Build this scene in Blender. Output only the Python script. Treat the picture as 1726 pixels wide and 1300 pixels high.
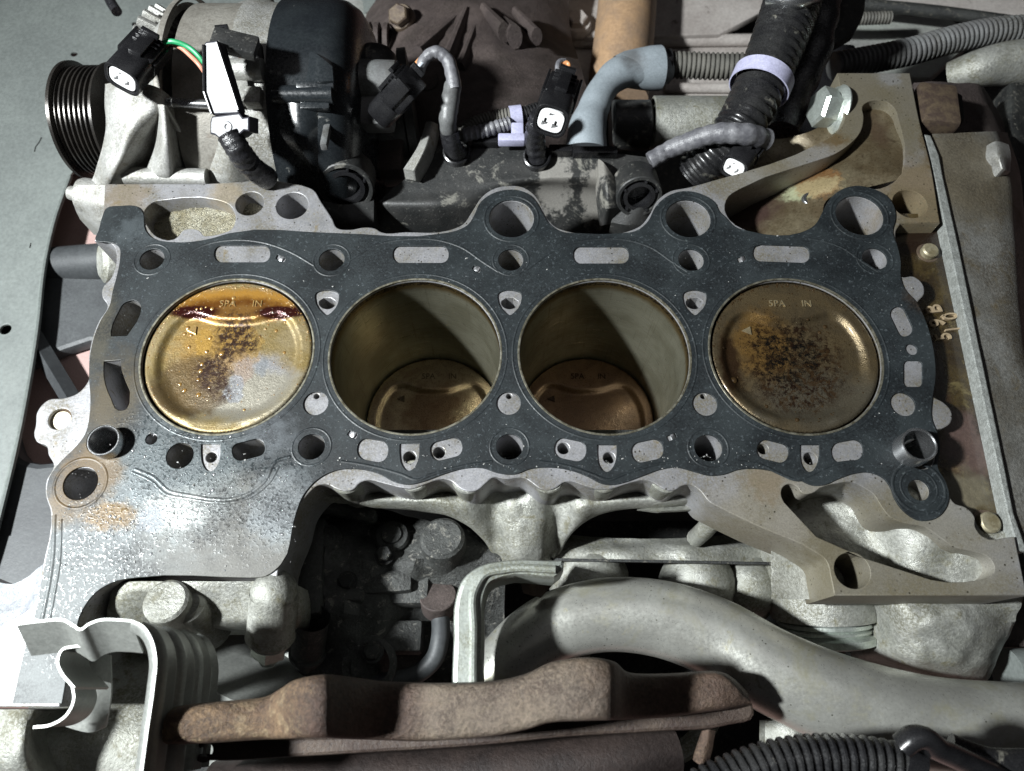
import bpy, bmesh, math, random
from mathutils import Vector, Matrix, geometry, noise as mnoise
random.seed(7)
C = bpy.context.scene.collection
for o in list(bpy.data.objects): bpy.data.objects.remove(o)
sc = bpy.context.scene
V = Vector; PI = math.pi; R = math.radians
# ------------------------------------------------------------------ camera
FPX, CX, CY, TILT = 1225.0, 863.0, 650.0, R(23.0)          # focal length in photo pixels (1726 wide)
CAM = V((0.0, -139.7, 291.0))                                # mm
cam = bpy.data.cameras.new('camera'); cam_o = bpy.data.objects.new('camera', cam); C.objects.link(cam_o)
cam.sensor_width = 36; cam.lens = FPX/1726*36
cam_o.location = CAM*0.001; cam_o.rotation_euler = (TILT, 0, 0)
cam.clip_start = 0.01; cam.clip_end = 20
cam.dof.use_dof = True; cam.dof.focus_distance = 0.325; cam.dof.aperture_fstop = 14.0
sc.camera = cam_o
# ------------------------------------------------------------------ world and lamp
w = bpy.data.worlds.new('World'); sc.world = w; w.use_nodes = True
bg = w.node_tree.nodes['Background']; bg.inputs[0].default_value = (0.95, 0.92, 1.0, 1); bg.inputs[1].default_value = 0.014
def lamp(name, typ, loc, target, power, color, size):
    l = bpy.data.lights.new(name, typ); l.energy = power; l.color = color
    o = bpy.data.objects.new(name, l); C.objects.link(o); o.location = V(loc)*0.001
    o.rotation_euler = (V(target)-V(loc)).to_track_quat('-Z', 'Y').to_euler()
    if typ == 'SPOT': l.spot_size = R(95); l.spot_blend = 1.0; l.shadow_soft_size = size
    if typ == 'AREA': l.shape = 'DISK'; l.size = size
    return o
lamp('work_lamp', 'SPOT', (-640, -150, 660), (-60, -40, 0), 104, (0.95, 0.99, 1.0), 0.034)
lamp('fill_light', 'AREA', (150, 300, 1500), (0, 0, 0), 0.9, (0.97, 0.96, 1.0), 0.9)  # weak overhead fill, added to lift the shadows; no such lamp is seen
sc.view_settings.view_transform = 'Standard'; sc.view_settings.look = 'None'
sc.view_settings.exposure = 0; sc.view_settings.gamma = 1
# ------------------------------------------------------------------ geometry helpers (all in mm)
FW = V((0, math.sin(TILT), -math.cos(TILT))); UP = V((0, math.cos(TILT), math.sin(TILT)))
def ray(px, py): return FW*FPX + V((px-CX, 0, 0)) - UP*(py-CY)
def W(px, py, z=0.0):
    d = ray(px, py); return CAM + d*((z-CAM.z)/d.z)
def WY(px, py, y):
    d = ray(px, py); return CAM + d*((y-CAM.y)/d.y)
def mmpx(px, py, z=0.0): return (W(px, py, z)-CAM).dot(FW)/FPX      # mm per photo pixel there
def smooth_path(pts, n=5, closed=True):
    """pts: vectors; optional corner flags as (vec, True)"""
    P = []; K = []
    for p in pts:
        if isinstance(p, tuple) and len(p) == 2 and isinstance(p[0], Vector): P.append(p[0]); K.append(p[1])
        else: P.append(V(p)); K.append(False)
    m = len(P); T = []
    for i in range(m):
        if not closed and i in (0, m-1): T.append(None); continue
        a, b, c = P[i-1], P[i], P[(i+1) % m]; d1 = (b-a).length or 1e-6; d2 = (c-b).length or 1e-6
        t = ((b-a)/d1*d2+(c-b)/d2*d1); T.append(t.normalized() if t.length > 1e-9 else None)
    out = []
    for i in range(m if closed else m-1):
        j = (i+1) % m; a, b = P[i], P[j]; L = (b-a).length; ch = (b-a)/(L or 1)
        ta = ch if (K[i] or T[i] is None) else T[i]; tb = ch if (K[j] or T[j] is None) else T[j]
        st = (ta-ch).length < 1e-4 and (tb-ch).length < 1e-4
        for k in range(1 if st else n):
            u = k/n; h1 = 2*u**3-3*u*u+1; h2 = u**3-2*u*u+u; h3 = -2*u**3+3*u*u; h4 = u**3-u*u
            out.append(a*h1+ta*L*h2+b*h3+tb*L*h4)
    if not closed: out.append(P[-1].copy())
    return out
def OL(pts, z, n=4):
    """outline traced in photo pixels, laid on the plane z; a third value marks a corner"""
    return smooth_path([(W(p[0], p[1], z), len(p) > 2) for p in pts], n)
def circ(px, py, rpx, z, n=28):
    c = W(px, py, z); r = rpx*mmpx(px, py, z)
    return [c+V((math.cos(a)*r, math.sin(a)*r, 0)) for a in [2*PI*k/n for k in range(n)]]
def slot(px, py, hw, hh, ang=0, z=0, n=8, rr=None):
    """rounded bar; ang in degrees, counter-clockwise in the picture"""
    rr = min(hw, hh) if rr is None else rr; pts = []
    for sx, sy, a0 in ((1, 1, 0), (-1, 1, 90), (-1, -1, 180), (1, -1, 270)):
        for k in range(n):
            a = R(a0+90*k/(n-1)); pts.append((sx*(hw-rr)+rr*math.cos(a), sy*(hh-rr)+rr*math.sin(a)))
    ca, sa = math.cos(R(ang)), math.sin(R(ang))
    return [W(px+x*ca-y*sa, py-(x*sa+y*ca), z) for x, y in pts]
def area2(l): return sum(l[i-1].x*l[i].y-l[i].x*l[i-1].y for i in range(len(l)))
def inset(l, d):
    n = len(l); out = []
    for i in range(n):
        a, b, c = l[i-1], l[i], l[(i+1) % n]; e1 = (b-a).to_2d(); e2 = (c-b).to_2d()
        if e1.length < 1e-6 or e2.length < 1e-6: out.append(b.copy()); continue
        e1.normalize(); e2.normalize(); n1 = V((-e1.y, e1.x)); n2 = V((-e2.y, e2.x)); m = (n1+n2)
        m = m/max(0.35, m.length_squared/2) if m.length > 1e-6 else n1
        out.append(V((b.x+m.x*d, b.y+m.y*d, b.z)))
    return out
class MB:
    def __init__(s): s.v = []; s.f = []; s.flat = set()
    def add(s, vs, fs, M=None):
        o = len(s.v); s.v += [M @ v if M else V(v) for v in vs]; s.f += [[i+o for i in f] for f in fs]; return s
    def strip(s, rings, close=True, cap0=False, cap1=False, M=None):
        n = len(rings[0]); vs = [v for r in rings for v in r]; fs = []
        for i in range(len(rings)-1):
            for j in range(n if close else n-1):
                k = (j+1) % n; fs.append([i*n+j, i*n+k, (i+1)*n+k, (i+1)*n+j])
        if cap0: fs.append(list(range(n))[::-1])
        if cap1: fs.append([(len(rings)-1)*n+j for j in range(n)])
        return s.add(vs, fs, M)
    def plate(s, outline, holes=(), z1=0, z0=-1, bev=0.3, M=None, bottom=True, hole_bev=None):
        loops = [l if area2(l) > 0 else l[::-1] for l in [outline]]+[l if area2(l) < 0 else l[::-1] for l in holes]
        top = [];
        for q, l in enumerate(loops):
            b = bev if (q == 0 or hole_bev is None) else hole_bev
            l = [V((p.x, p.y, 0)) for p in l]; i1 = inset(l, b) if b > 0 else l; ih = inset(l, b*0.3) if b > 0 else l
            rings = [[V((p.x, p.y, z1)) for p in i1]]
            if b > 0: rings += [[V((p.x, p.y, z1-b*0.3)) for p in ih], [V((p.x, p.y, z1-b)) for p in l]]
            rings.append([V((p.x, p.y, z0)) for p in l]); s.strip(rings, M=M)
            top.append([V((p.x, p.y, 0)) for p in i1])
        flat = [p for l in top for p in l]; tris = geometry.tessellate_polygon(top)
        n0 = len(s.f); s.add([V((p.x, p.y, z1)) for p in flat], [list(t) for t in tris], M); s.flat |= set(range(n0, len(s.f)))
        if bottom:
            bl = [p for l in loops for p in l]; s.add([V((p.x, p.y, z0)) for p in bl], [list(t)[::-1] for t in tris], M)
        return s
    def tube(s, path, rad, seg=14, caps=True, squash=None):
        """rad: number or function of index fraction 0..1"""
        n = len(path); rings = []; up = V((0, 0, 1)); prev = None
        for i, p in enumerate(path):
            t = (path[min(i+1, n-1)]-path[max(i-1, 0)]).normalized()
            if prev is None: side = t.cross(up if abs(t.z) < .9 else V((0, 1, 0))).normalized()
            else:
                side = (prev-t*prev.dot(t)).normalized()
            prev = side; oth = t.cross(side); r = rad(i/(n-1)) if callable(rad) else rad
            q = squash or 1
            rings.append([p+side*math.cos(a)*r+oth*math.sin(a)*r*q for a in [2*PI*k/seg for k in range(seg)]])
        return s.strip(rings, cap0=caps, cap1=caps)
    def lathe(s, prof, origin, axis, seg=40, arc=None, caps=False):
        """prof: (radius, height along axis)"""
        q = V(axis).normalized().to_track_quat('Z', 'Y').to_matrix().to_4x4(); M = Matrix.Translation(V(origin)) @ q
        rings = [[V((r*math.cos(a), r*math.sin(a), h)) for a in [2*PI*k/seg for k in range(seg)]] for r, h in prof]
        return s.strip(rings, cap0=caps, cap1=caps, M=M)
    def box(s, c, size, rot=None, bev=0.4):
        """bevelled box, rot: 3x3 or euler tuple (deg)"""
        bm = bmesh.new(); bmesh.ops.create_cube(bm, size=1); bmesh.ops.scale(bm, vec=V(size), verts=bm.verts)
        if bev: bmesh.ops.bevel(bm, geom=bm.edges[:], offset=min(bev, min(size)*.45), segments=2, affect='EDGES', profile=.6)
        if rot is None: M = Matrix.Identity(4)
        elif isinstance(rot, Matrix): M = rot.to_4x4()
        else:
            from mathutils import Euler
            M = Euler([R(a) for a in rot]).to_matrix().to_4x4()
        M = Matrix.Translation(V(c)) @ M; bm.verts.index_update()
        s.add([v.co.copy() for v in bm.verts], [[v.index for v in f.verts] for f in bm.faces], M); bm.free(); return s
    def ball(s, c, r, sc_=(1, 1, 1), seg=16, rings=9):
        rs = []
        for i in range(rings+1):
            a = PI*i/rings; rr = max(math.sin(a), 1e-3); rs.append([V((c[0]+r*sc_[0]*rr*math.cos(b), c[1]+r*sc_[1]*rr*math.sin(b), c[2]+r*sc_[2]*math.cos(a))) for b in [2*PI*k/seg for k in range(seg)]])
        return s.strip(rs)
    def hexa(s, origin, axis, r, h, ch=0.12, rot=0):
        pr = [(r*.86, 0 if False else h), (r, h-r*ch), (r, 0)]
        q = V(axis).normalized().to_track_quat('Z', 'Y').to_matrix().to_4x4(); M = Matrix.Translation(V(origin)) @ q
        rings = [[V((rr*math.cos(a), rr*math.sin(a), hh)) for a in [2*PI*k/6+rot for k in range(6)]] for rr, hh in pr]
        return s.strip(rings, cap0=True, cap1=True, M=M)
    def patch(s, rows, sub=6, skirt=0, amp=0.0, fr=0.1, sdir=(0, 0, -1)):
        """rows of control points (px, py, z) -> smooth sheet; skirt closes it downward"""
        G = [[(W(*p) if not isinstance(p, Vector) else p) for p in r] for r in rows]
        g1 = [smooth_path(r, sub, False) for r in g_fix(G)]
        cols = list(zip(*g1)); g2 = [smooth_path(list(c), sub, False) for c in g_fix2(cols)]
        grid = list(zip(*g2)); nr = len(grid); nc = len(grid[0])
        if amp:
            grid = [[p+V((0, 0, amp*mnoise.noise(p*fr)+amp*.5*mnoise.noise(p*fr*2.7))) for p in r] for r in grid]
        vs = [p for r in grid for p in r]; fs = [[i*nc+j, i*nc+j+1, (i+1)*nc+j+1, (i+1)*nc+j] for i in range(nr-1) for j in range(nc-1)]
        s.add(vs, fs)
        if skirt:
            b = [grid[0][j] for j in range(nc)]+[grid[i][nc-1] for i in range(1, nr)]+[grid[nr-1][j] for j in range(nc-2, -1, -1)]+[grid[i][0] for i in range(nr-2, 0, -1)]
            s.strip([b, [p+V(sdir)*skirt for p in b]], cap1=False)
        return s
def g_fix(G):
    return [[p.copy() for p in r] for r in G]
def g_fix2(cols):
    return [[V(p) for p in c] for c in cols]
# smooth_path makes one sample per straight span, so resample patches uniformly instead
_sp = smooth_path
def _uniform(pts, n, closed=False):
    out = []; m = len(pts)
    for i in range(m-1):
        p0 = pts[max(i-1, 0)]; p1 = pts[i]; p2 = pts[i+1]; p3 = pts[min(i+2, m-1)]
        for k in range(n):
            t = k/n; out.append(0.5*((2*p1)+(p2-p0)*t+(2*p0-5*p1+4*p2-p3)*t*t+(3*p1-p0-3*p2+p3)*t**3))
    out.append(pts[-1].copy()); return out
def _patch(s, rows, sub=6, skirt=0, amp=0.0, fr=0.1, sdir=(0, 0, -1)):
    G = [[(W(*p) if not isinstance(p, Vector) else p) for p in r] for r in rows]
    g1 = [_uniform(r, sub) for r in G]; g2 = [_uniform(list(c), sub) for c in zip(*g1)]; grid = [list(r) for r in zip(*g2)]
    nr = len(grid); nc = len(grid[0])
    if amp: grid = [[p+V((0, 0, amp*mnoise.noise(p*fr)+amp*.5*mnoise.noise(p*fr*2.7))) for p in r] for r in grid]
    s.add([p for r in grid for p in r], [[i*nc+j, i*nc+j+1, (i+1)*nc+j+1, (i+1)*nc+j] for i in range(nr-1) for j in range(nc-1)])
    if skirt:
        b = [grid[0][j] for j in range(nc)]+[grid[i][nc-1] for i in range(1, nr)]+[grid[nr-1][j] for j in range(nc-2, -1, -1)]+[grid[i][0] for i in range(nr-2, 0, -1)]
        s.strip([b, [p+V(sdir)*skirt for p in b]])
    return s
MB.patch = _patch
ORG = {}
def build(mb, name, mat, parent=None, loc=None, angle=32, weld=0.002):
    o0 = ORG.get(parent.name, V((0, 0, 0))) if parent else (V(loc) if loc else V((0, 0, 0)))
    me = bpy.data.meshes.new(name); bm = bmesh.new(); vs = [bm.verts.new((v-o0)*0.001) for v in mb.v]
    fl_ = []
    for k, f in enumerate(mb.f):
        try:
            q = bm.faces.new([vs[i] for i in f])
            if k in mb.flat: q.material_index = 1
        except ValueError: pass
    bmesh.ops.remove_doubles(bm, verts=bm.verts, dist=weld*0.001)
    bmesh.ops.recalc_face_normals(bm, faces=bm.faces)
    flats = [f.material_index == 1 for f in bm.faces]
    for f in bm.faces: f.smooth = True; f.material_index = 0
    bm.to_mesh(me); bm.free(); me.set_sharp_from_angle(angle=R(angle))
    if any(flats): me.polygons.foreach_set('use_smooth', [not x for x in flats])
    me.materials.append(mat)
    o = bpy.data.objects.new(name, me); C.objects.link(o)
    if parent: o.parent = parent; ORG[o.name] = o0
    else: o.location = o0*0.001; ORG[o.name] = o0
    return o
def thing(name, label, cat, loc, group=None):
    o = bpy.data.objects.new(name, None); C.objects.link(o); o.location = V(loc)*0.001; o.empty_display_size = .01
    o['label'] = label; o['category'] = cat; ORG[o.name] = V(loc)
    if group: o['group'] = group
    return o
def tag(o, label, cat, group=None):
    o['label'] = label; o['category'] = cat
    if group: o['group'] = group
    return o
def text_mb(body, size, depth, M, bold=0.0):
    """raised letters; M maps text plane (mm) to the world"""
    cu = bpy.data.curves.new('t', 'FONT'); cu.body = body; cu.size = size; cu.extrude = depth; cu.offset = bold; cu.align_x = 'CENTER'; cu.align_y = 'CENTER'; cu.resolution_u = 3
    ob = bpy.data.objects.new('t', cu); me = bpy.data.meshes.new_from_object(ob); mb = MB()
    mb.add([M @ v.co for v in me.vertices], [list(p.vertices) for p in me.polygons])
    bpy.data.objects.remove(ob); bpy.data.curves.remove(cu); bpy.data.meshes.remove(me); return mb
# ------------------------------------------------------------------ materials
class NT:
    def __init__(s, name):
        s.m = bpy.data.materials.new(name); s.m.use_nodes = True; s.t = s.m.node_tree; s.t.nodes.clear()
        s.out = s.t.nodes.new('ShaderNodeOutputMaterial'); s.b = s.t.nodes.new('ShaderNodeBsdfPrincipled'); s.l(s.b.outputs[0], s.out.inputs[0])
        g = s.t.nodes.new('ShaderNodeNewGeometry'); s.P = s.vm('SCALE', g.outputs['Position'], scale=1000.0)
    def l(s, a, b): s.t.links.new(a, b)
    def set(s, inp, v):
        if isinstance(v, bpy.types.NodeSocket): s.l(v, inp)
        else:
            if isinstance(v, (tuple, list)) and len(v) == 3 and inp.type == 'RGBA': v = (*v, 1)
            inp.default_value = v
    def vm(s, op, a, b=None, scale=None):
        n = s.t.nodes.new('ShaderNodeVectorMath'); n.operation = op; s.set(n.inputs[0], a)
        if b is not None: s.set(n.inputs[1], b)
        if scale is not None: n.inputs['Scale'].default_value = scale
        return n.outputs['Value'] if op in ('LENGTH', 'DISTANCE') else n.outputs[0]
    def ma(s, op, a, b=0.0, c=None, clamp=False):
        n = s.t.nodes.new('ShaderNodeMath'); n.operation = op; n.use_clamp = clamp; s.set(n.inputs[0], a); s.set(n.inputs[1], b)
        if c is not None: s.set(n.inputs[2], c)
        return n.outputs[0]
    def noise(s, f, detail=4, rough=.6, dist=0, vec=None):
        n = s.t.nodes.new('ShaderNodeTexNoise'); s.l(vec or s.P, n.inputs['Vector']); n.inputs['Scale'].default_value = f
        n.inputs['Detail'].default_value = detail; n.inputs['Roughness'].default_value = rough; n.inputs['Distortion'].default_value = dist
        return n.outputs[0]
    def voro(s, f, feat='F1'):
        n = s.t.nodes.new('ShaderNodeTexVoronoi'); s.l(s.P, n.inputs['Vector']); n.inputs['Scale'].default_value = f; n.feature = feat
        return n.outputs['Distance']
    def ramp(s, x, lo, hi, a=0.0, b=1.0):
        n = s.t.nodes.new('ShaderNodeMapRange'); n.interpolation_type = 'SMOOTHSTEP'; s.set(n.inputs[0], x)
        for i, v in enumerate((lo, hi, a, b)): n.inputs[i+1].default_value = v
        return n.outputs[0]
    def mix(s, f, a, b):
        n = s.t.nodes.new('ShaderNodeMix'); n.data_type = 'RGBA'; s.set(n.inputs[0], f); s.set(n.inputs[6], a); s.set(n.inputs[7], b); return n.outputs[2]
    def mixf(s, f, a, b):
        n = s.t.nodes.new('ShaderNodeMix'); s.set(n.inputs[0], f); s.set(n.inputs[2], a); s.set(n.inputs[3], b); return n.outputs[0]
    def blob(s, c, r, soft, wob=0.6, nf=.25, sx=1, sy=1):
        d = s.vm('SUBTRACT', s.P, tuple(c)); d = s.vm('MULTIPLY', d, (1/sx, 1/sy, 0)); d = s.vm('LENGTH', d)
        n = s.noise(nf, 5, .65); d = s.ma('ADD', d, s.ma('MULTIPLY', s.ma('SUBTRACT', n, .5), r*wob*2))
        return s.ramp(d, r+soft, r-soft)
def mat(name, c1, c2=None, nf=.08, metal=0.0, rough=.5, rough2=None, bump=.15, bf=1.2, wet=(), grain=.35, dirt=None, patchy=False, stains=(), blobs=(), coat=0.0, specks=None, spec=.5, nd=5, big=.0):
    t = NT(name); c2 = c2 or tuple(x*.7 for x in c1)
    n1 = t.noise(nf, nd, .65, .3); f = t.ramp(n1, .35, .65); col = t.mix(f, c1, c2)
    n2 = t.noise(bf, 6, .7); ro = t.mixf(t.ramp(n2, .3, .7), rough, rough2 if rough2 is not None else min(1, rough*1.3)); me = metal; ct = coat
    if patchy: ro = t.ma('ADD', ro, t.ramp(t.noise(.06, 4, .6), .35, .65, -.06, .22))
    for st in stains:      # (color, freq, threshold, softness, rough, metal)
        k = t.ramp(t.noise(st[1], 6, .72, .4), st[2]-st[3], st[2]+st[3])
        col = t.mix(k, col, st[0])
        if len(st) > 4 and st[4] is not None: ro = t.mixf(k, ro, st[4])
        if len(st) > 5: me = t.mixf(k, me, st[5])
    for b in blobs:        # (px,py,z, r, soft, color, rough, metal, wobble, nf, strength, sx, sy)
        b = list(b)+[None]*(13-len(b)); k = t.blob(W(b[0], b[1], b[2]), b[3], b[4], b[8] if b[8] is not None else .6, b[9] or .25, b[11] or 1, b[12] or 1)
        if b[10]: k = t.ma('MULTIPLY', k, b[10])
        col = t.mix(k, col, b[5])
        if b[6] is not None: ro = t.mixf(k, ro, b[6])
        if b[7] is not None: me = t.mixf(k, me, b[7])
    if dirt:               # (color, amount): broken film of grime plus pits
        k = t.ma('MULTIPLY', t.ramp(t.noise(.035, 8, .72), .46-.1*dirt[1], .62), t.ramp(t.noise(.9, 5, .75), .36, .60)); k = t.ma('MULTIPLY', k, .85); col = t.mix(k, col, dirt[0]); me = t.mixf(k, me, .1)
        k = t.ramp(t.noise(.5, 9, .85), .60, .66); col = t.mix(t.ma('MULTIPLY', k, dirt[1]), col, dirt[0])
    fine = t.ma('MULTIPLY_ADD', t.ramp(n2, .25, .75), grain, 1-grain/2)
    mm = t.t.nodes.new('ShaderNodeMix'); mm.data_type = 'RGBA'; mm.blend_type = 'MULTIPLY'; mm.inputs[0].default_value = 1
    t.l(col, mm.inputs[6]); cc = t.t.nodes.new('ShaderNodeCombineColor')
    for i in range(3): t.l(fine, cc.inputs[i])
    t.l(cc.outputs[0], mm.inputs[7]); col = mm.outputs[2]
    if specks:             # (color, freq, radius)
        k = t.ramp(t.voro(specks[1]), specks[2], specks[2]*.6); k = t.ma('MULTIPLY', k, t.ramp(t.noise(specks[1]*.3, 2), .45, .6)); col = t.mix(k, col, specks[0])
    t.set(t.b.inputs['Base Color'], col); t.set(t.b.inputs['Roughness'], ro); t.set(t.b.inputs['Metallic'], me)
    t.b.inputs['Specular IOR Level'].default_value = spec
    if coat: t.b.inputs['Coat Weight'].default_value = coat; t.b.inputs['Coat Roughness'].default_value = .12
    if bump:
        bn = t.t.nodes.new('ShaderNodeBump'); bn.inputs['Strength'].default_value = bump; bn.inputs['Distance'].default_value = .0008
        h = n2
        for q in wet:
            kk = t.ma('MULTIPLY', t.blob(W(q[0], q[1], 0), q[2], q[3], .8, .2), t.ramp(t.noise(.7, 3, .6, .5), .5, .62)); h = t.ma('ADD', h, t.ma('MULTIPLY', kk, 6.0)); ro = t.mixf(kk, ro, .14)
        if wet: t.set(t.b.inputs['Roughness'], ro)
        h = h if not big else t.ma('ADD', n2, t.ma('MULTIPLY', t.noise(bf*.15, 3), big)); t.l(h, bn.inputs['Height']); t.l(bn.outputs[0], t.b.inputs['Normal'])
    return t.m
ALU = (.50, .50, .47); ALU2 = (.36, .36, .33)
M = {}
M['deck'] = mat('machined_aluminium', (.32, .32, .335), (.215, .215, .22), .035, .5, .34, .5, .10, 1.6, dirt=((.11, .095, .06), .55), grain=.42,
    stains=[((.17, .14, .09), .09, .66, .05, .5, .3), ((.30, .29, .25), 1.1, .62, .03, .5, .3)],
    blobs=[(1440, 190, 0, 34, 14, (.20, .165, .10), .42, .35, .5, .06, .8), (1560, 330, 0, 24, 10, (.17, .12, .05), .35, .3, .6, .1, .8), (1330, 900, 0, 30, 12, (.20, .18, .135), .5, .3, .5, .08, .8), (1480, 160, 0, 40, 12, (.15, .135, .10), .42, .3, .4, .06, .85), (1395, 232, 0, 5, 2, (.10, .06, .02), .25, .2, 1.2, .3, .8, 2, 1), (1300, 280, 0, 4, 2, (.09, .06, .02), .3, .2, 1.4, .35, .7, 2.5, 1), (1500, 130, 0, 6, 3, (.26, .26, .26), .4, .4, 1, .3, .7), (1570, 250, 0, 7, 3, (.09, .06, .025), .3, .2, 1, .2, .8, .6, 2), (1280, 270, 0, 28, 12, (.20, .185, .145), .45, .3, .5, .08, .7),
           (1540, 990, 0, 42, 12, (.15, .135, .095), .5, .3, .4, .08, .85), (1400, 905, 0, 9, 4, (.11, .095, .06), .5, .2, 1.3, .2, .7), (1290, 810, 0, 8, 4, (.16, .12, .075), .5, .2, 1.3, .2, .7), (1640, 900, 0, 20, 8, (.26, .25, .22), .5, .4, .6, .1, .6), (210, 330, 0, 12, 5, (.16, .12, .07), .5, .3, 1, .2, .7), (380, 325, 0, 8, 4, (.26, .20, .11), .5, .3, 1, .2, .6)],
    specks=((.03, .025, .015), .42, .2))
M['gasket'] = mat('coated_steel_gasket', (.009, .012, .0135), (.021, .026, .028), .03, .0, .40, .56, .12, 1.5, spec=.42, grain=.5, dirt=((.006, .007, .008), .25), wet=[(175, 880, 13, 6), (330, 815, 26, 8), (150, 1000, 26, 8), (450, 850, 22, 8), (280, 760, 20, 6)],
    stains=[((.10, .12, .12), .25, .68, .05, .4, .2), ((.055, .065, .07), .6, .60, .04, .35)],
    blobs=[(150, 990, 0, 56, 18, (.135, .147, .15), .52, .1, .35, .05, .9, 1, .75), (385, 905, 0, 32, 5, (.13, .127, .115), .6, .05, .3, .08, .9, 1.2, .8),
           (90, 1120, 0, 50, 15, (.11, .12, .12), .55, .05, .3, .06, .9), (300, 800, 0, 28, 14, (.13, .15, .155), .32, .4, .8, .15, .6), (480, 860, 0, 14, 8, (.17, .19, .2), .35, .5, .9, .15, .7),
           (150, 800, 0, 13, 4, (.10, .06, .018), .45, .0, .5, .2, .8), (110, 850, 0, 8, 4, (.11, .065, .016), .45, .0, .8, .2, .8), (185, 870, 0, 7, 2.5, (.15, .085, .016), .35, .0, .9, .25, .85, 1.6, .8),
           (190, 680, 0, 13, 7, (.07, .052, .024), .4, .0, .8, .15, .7, .8, 1.6), (170, 560, 0, 9, 5, (.06, .052, .032), .4, .0, .7, .15, .6, .6, 2.2), (300, 860, 0, 7, 3, (.30, .31, .30), .3, .5, 1.2, .3, .7, 2, 1),
           (255, 875, 0, 5.5, 1, (.20, .215, .23), .5, .1, .9, .2, .9), (470, 850, 0, 12, 5, (.14, .15, .155), .4, .3, .9, .15, .7), (455, 730, 0, 10, 5, (.11, .12, .13), .4, .3, 1.2, .15, .6), (230, 390, 0, 9, 4, (.06, .07, .075), .4, .2, 1.2, .2, .7), (1560, 500, 0, 8, 5, (.05, .03, .015), .25, 0, .8, .2, .6)], specks=((.25, .26, .26), .20, .05))
M['ring'] = mat('fire_ring_steel', (.26, .25, .20), (.10, .09, .06), .3, .7, .35, .5, .05, 2)
M['bore'] = mat('honed_bore', (.21, .20, .145), (.16, .15, .10), .03, .75, .36, .42, .04, 3, stains=[((.10, .08, .045), .07, .62, .06)])
def bore_mat():
    t = NT('honed_cylinder_bore'); v = t.vm('MULTIPLY', t.P, (.05, .05, 1.0)); n = t.noise(1.3, 6, .7, 0, v); n2 = t.noise(.05, 4, .6); v3 = t.vm('MULTIPLY', t.P, (1.0, 1.0, .04)); n3 = t.noise(.6, 5, .7, 0, v3)
    col = t.mix(t.ramp(n2, .35, .65), (.36, .35, .265), (.26, .25, .18)); col = t.mix(t.ma('MULTIPLY', t.ramp(n, .45, .7), .35), col, (.12, .115, .075)); col = t.mix(t.ma('MULTIPLY', t.ramp(n3, .58, .66), .4), col, (.14, .12, .08))
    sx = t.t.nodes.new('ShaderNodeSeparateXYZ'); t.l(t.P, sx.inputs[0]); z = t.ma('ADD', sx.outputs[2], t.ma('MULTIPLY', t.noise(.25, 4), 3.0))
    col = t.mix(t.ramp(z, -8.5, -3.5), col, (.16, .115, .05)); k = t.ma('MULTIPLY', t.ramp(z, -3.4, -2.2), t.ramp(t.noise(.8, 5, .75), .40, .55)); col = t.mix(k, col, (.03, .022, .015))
    k = t.ma('MULTIPLY', t.ramp(t.noise(.3, 6, .8), .62, .66), .5); col = t.mix(k, col, (.06, .05, .03))
    t.set(t.b.inputs['Base Color'], col); t.b.inputs['Metallic'].default_value = .8; t.set(t.b.inputs['Roughness'], t.mixf(t.ramp(n, .3, .7), .26, .38))
    bn = t.t.nodes.new('ShaderNodeBump'); bn.inputs['Strength'].default_value = .12; bn.inputs['Distance'].default_value = .0005; t.l(n, bn.inputs['Height']); t.l(bn.outputs[0], t.b.inputs['Normal']); return t.m
M['bore'] = bore_mat()
M['cover'] = mat('grey_port_face', (.30, .30, .33), (.38, .38, .41), .12, .45, .38, .5, .04, 2, stains=[((.55, .56, .58), .35, .66, .05)])
M['port_rust'] = mat('stained_port_face', (.32, .30, .31), (.22, .12, .06), .12, .3, .4, .5, .04, 2)
M['hole'] = mat('shade_and_mark_black', (.006, .006, .006), (.012, .012, .010), .1, 0, .5, bump=0)  # near-black: shade of holes and openings put into colour; also scratch marks
M['cast'] = mat('sand_cast_aluminium', (.40, .405, .375), (.29, .295, .265), .04, grain=.42, dirt=((.10, .095, .06), .6), metal=.55, rough=.30, rough2=.55, bump=.55, bf=.75, patchy=True, stains=[((.16, .15, .10), .12, .62, .08, .6, .2), ((.07, .065, .045), .5, .68, .04, .7, .1)])
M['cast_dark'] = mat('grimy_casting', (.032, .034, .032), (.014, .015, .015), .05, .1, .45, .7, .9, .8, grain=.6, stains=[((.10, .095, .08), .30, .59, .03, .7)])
M['cast_brown'] = mat('brown_grimy_casting', (.085, .066, .06), (.045, .034, .032), .03, .1, .6, .8, .7, .7, grain=.6, dirt=((.035, .026, .022), .6), stains=[((.05, .04, .035), .06, .6, .08)])
M['pocket'] = mat('oily_pocket', (.13, .108, .068), (.085, .064, .036), .06, .4, .22, .45, .35, .7, stains=[((.05, .035, .02), .09, .62, .07, .3)],
    blobs=[(1360, 330, -18, 7, 2, (.36, .38, .24), .3, .3, .8, .3, .9, 1.8, .9), (1265, 345, -20, 15, 7, (.03, .016, .015), .3, 0, .6, .1, .9), (1480, 215, -5, 6, 4, (.035, .02, .012), .3, 0, .8, .15, .8, .8, 2), (1370, 322, -18, 10.5, 1.5, (.22, .09, .02), .25, .2, .6, .3, .5)])
M['sandy'] = mat('sandy_slot_floor', (.40, .385, .31), (.24, .22, .155), .12, .6, .18, .5, 1.6, .9, grain=1.0, dirt=((.12, .10, .05), .7))
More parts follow.
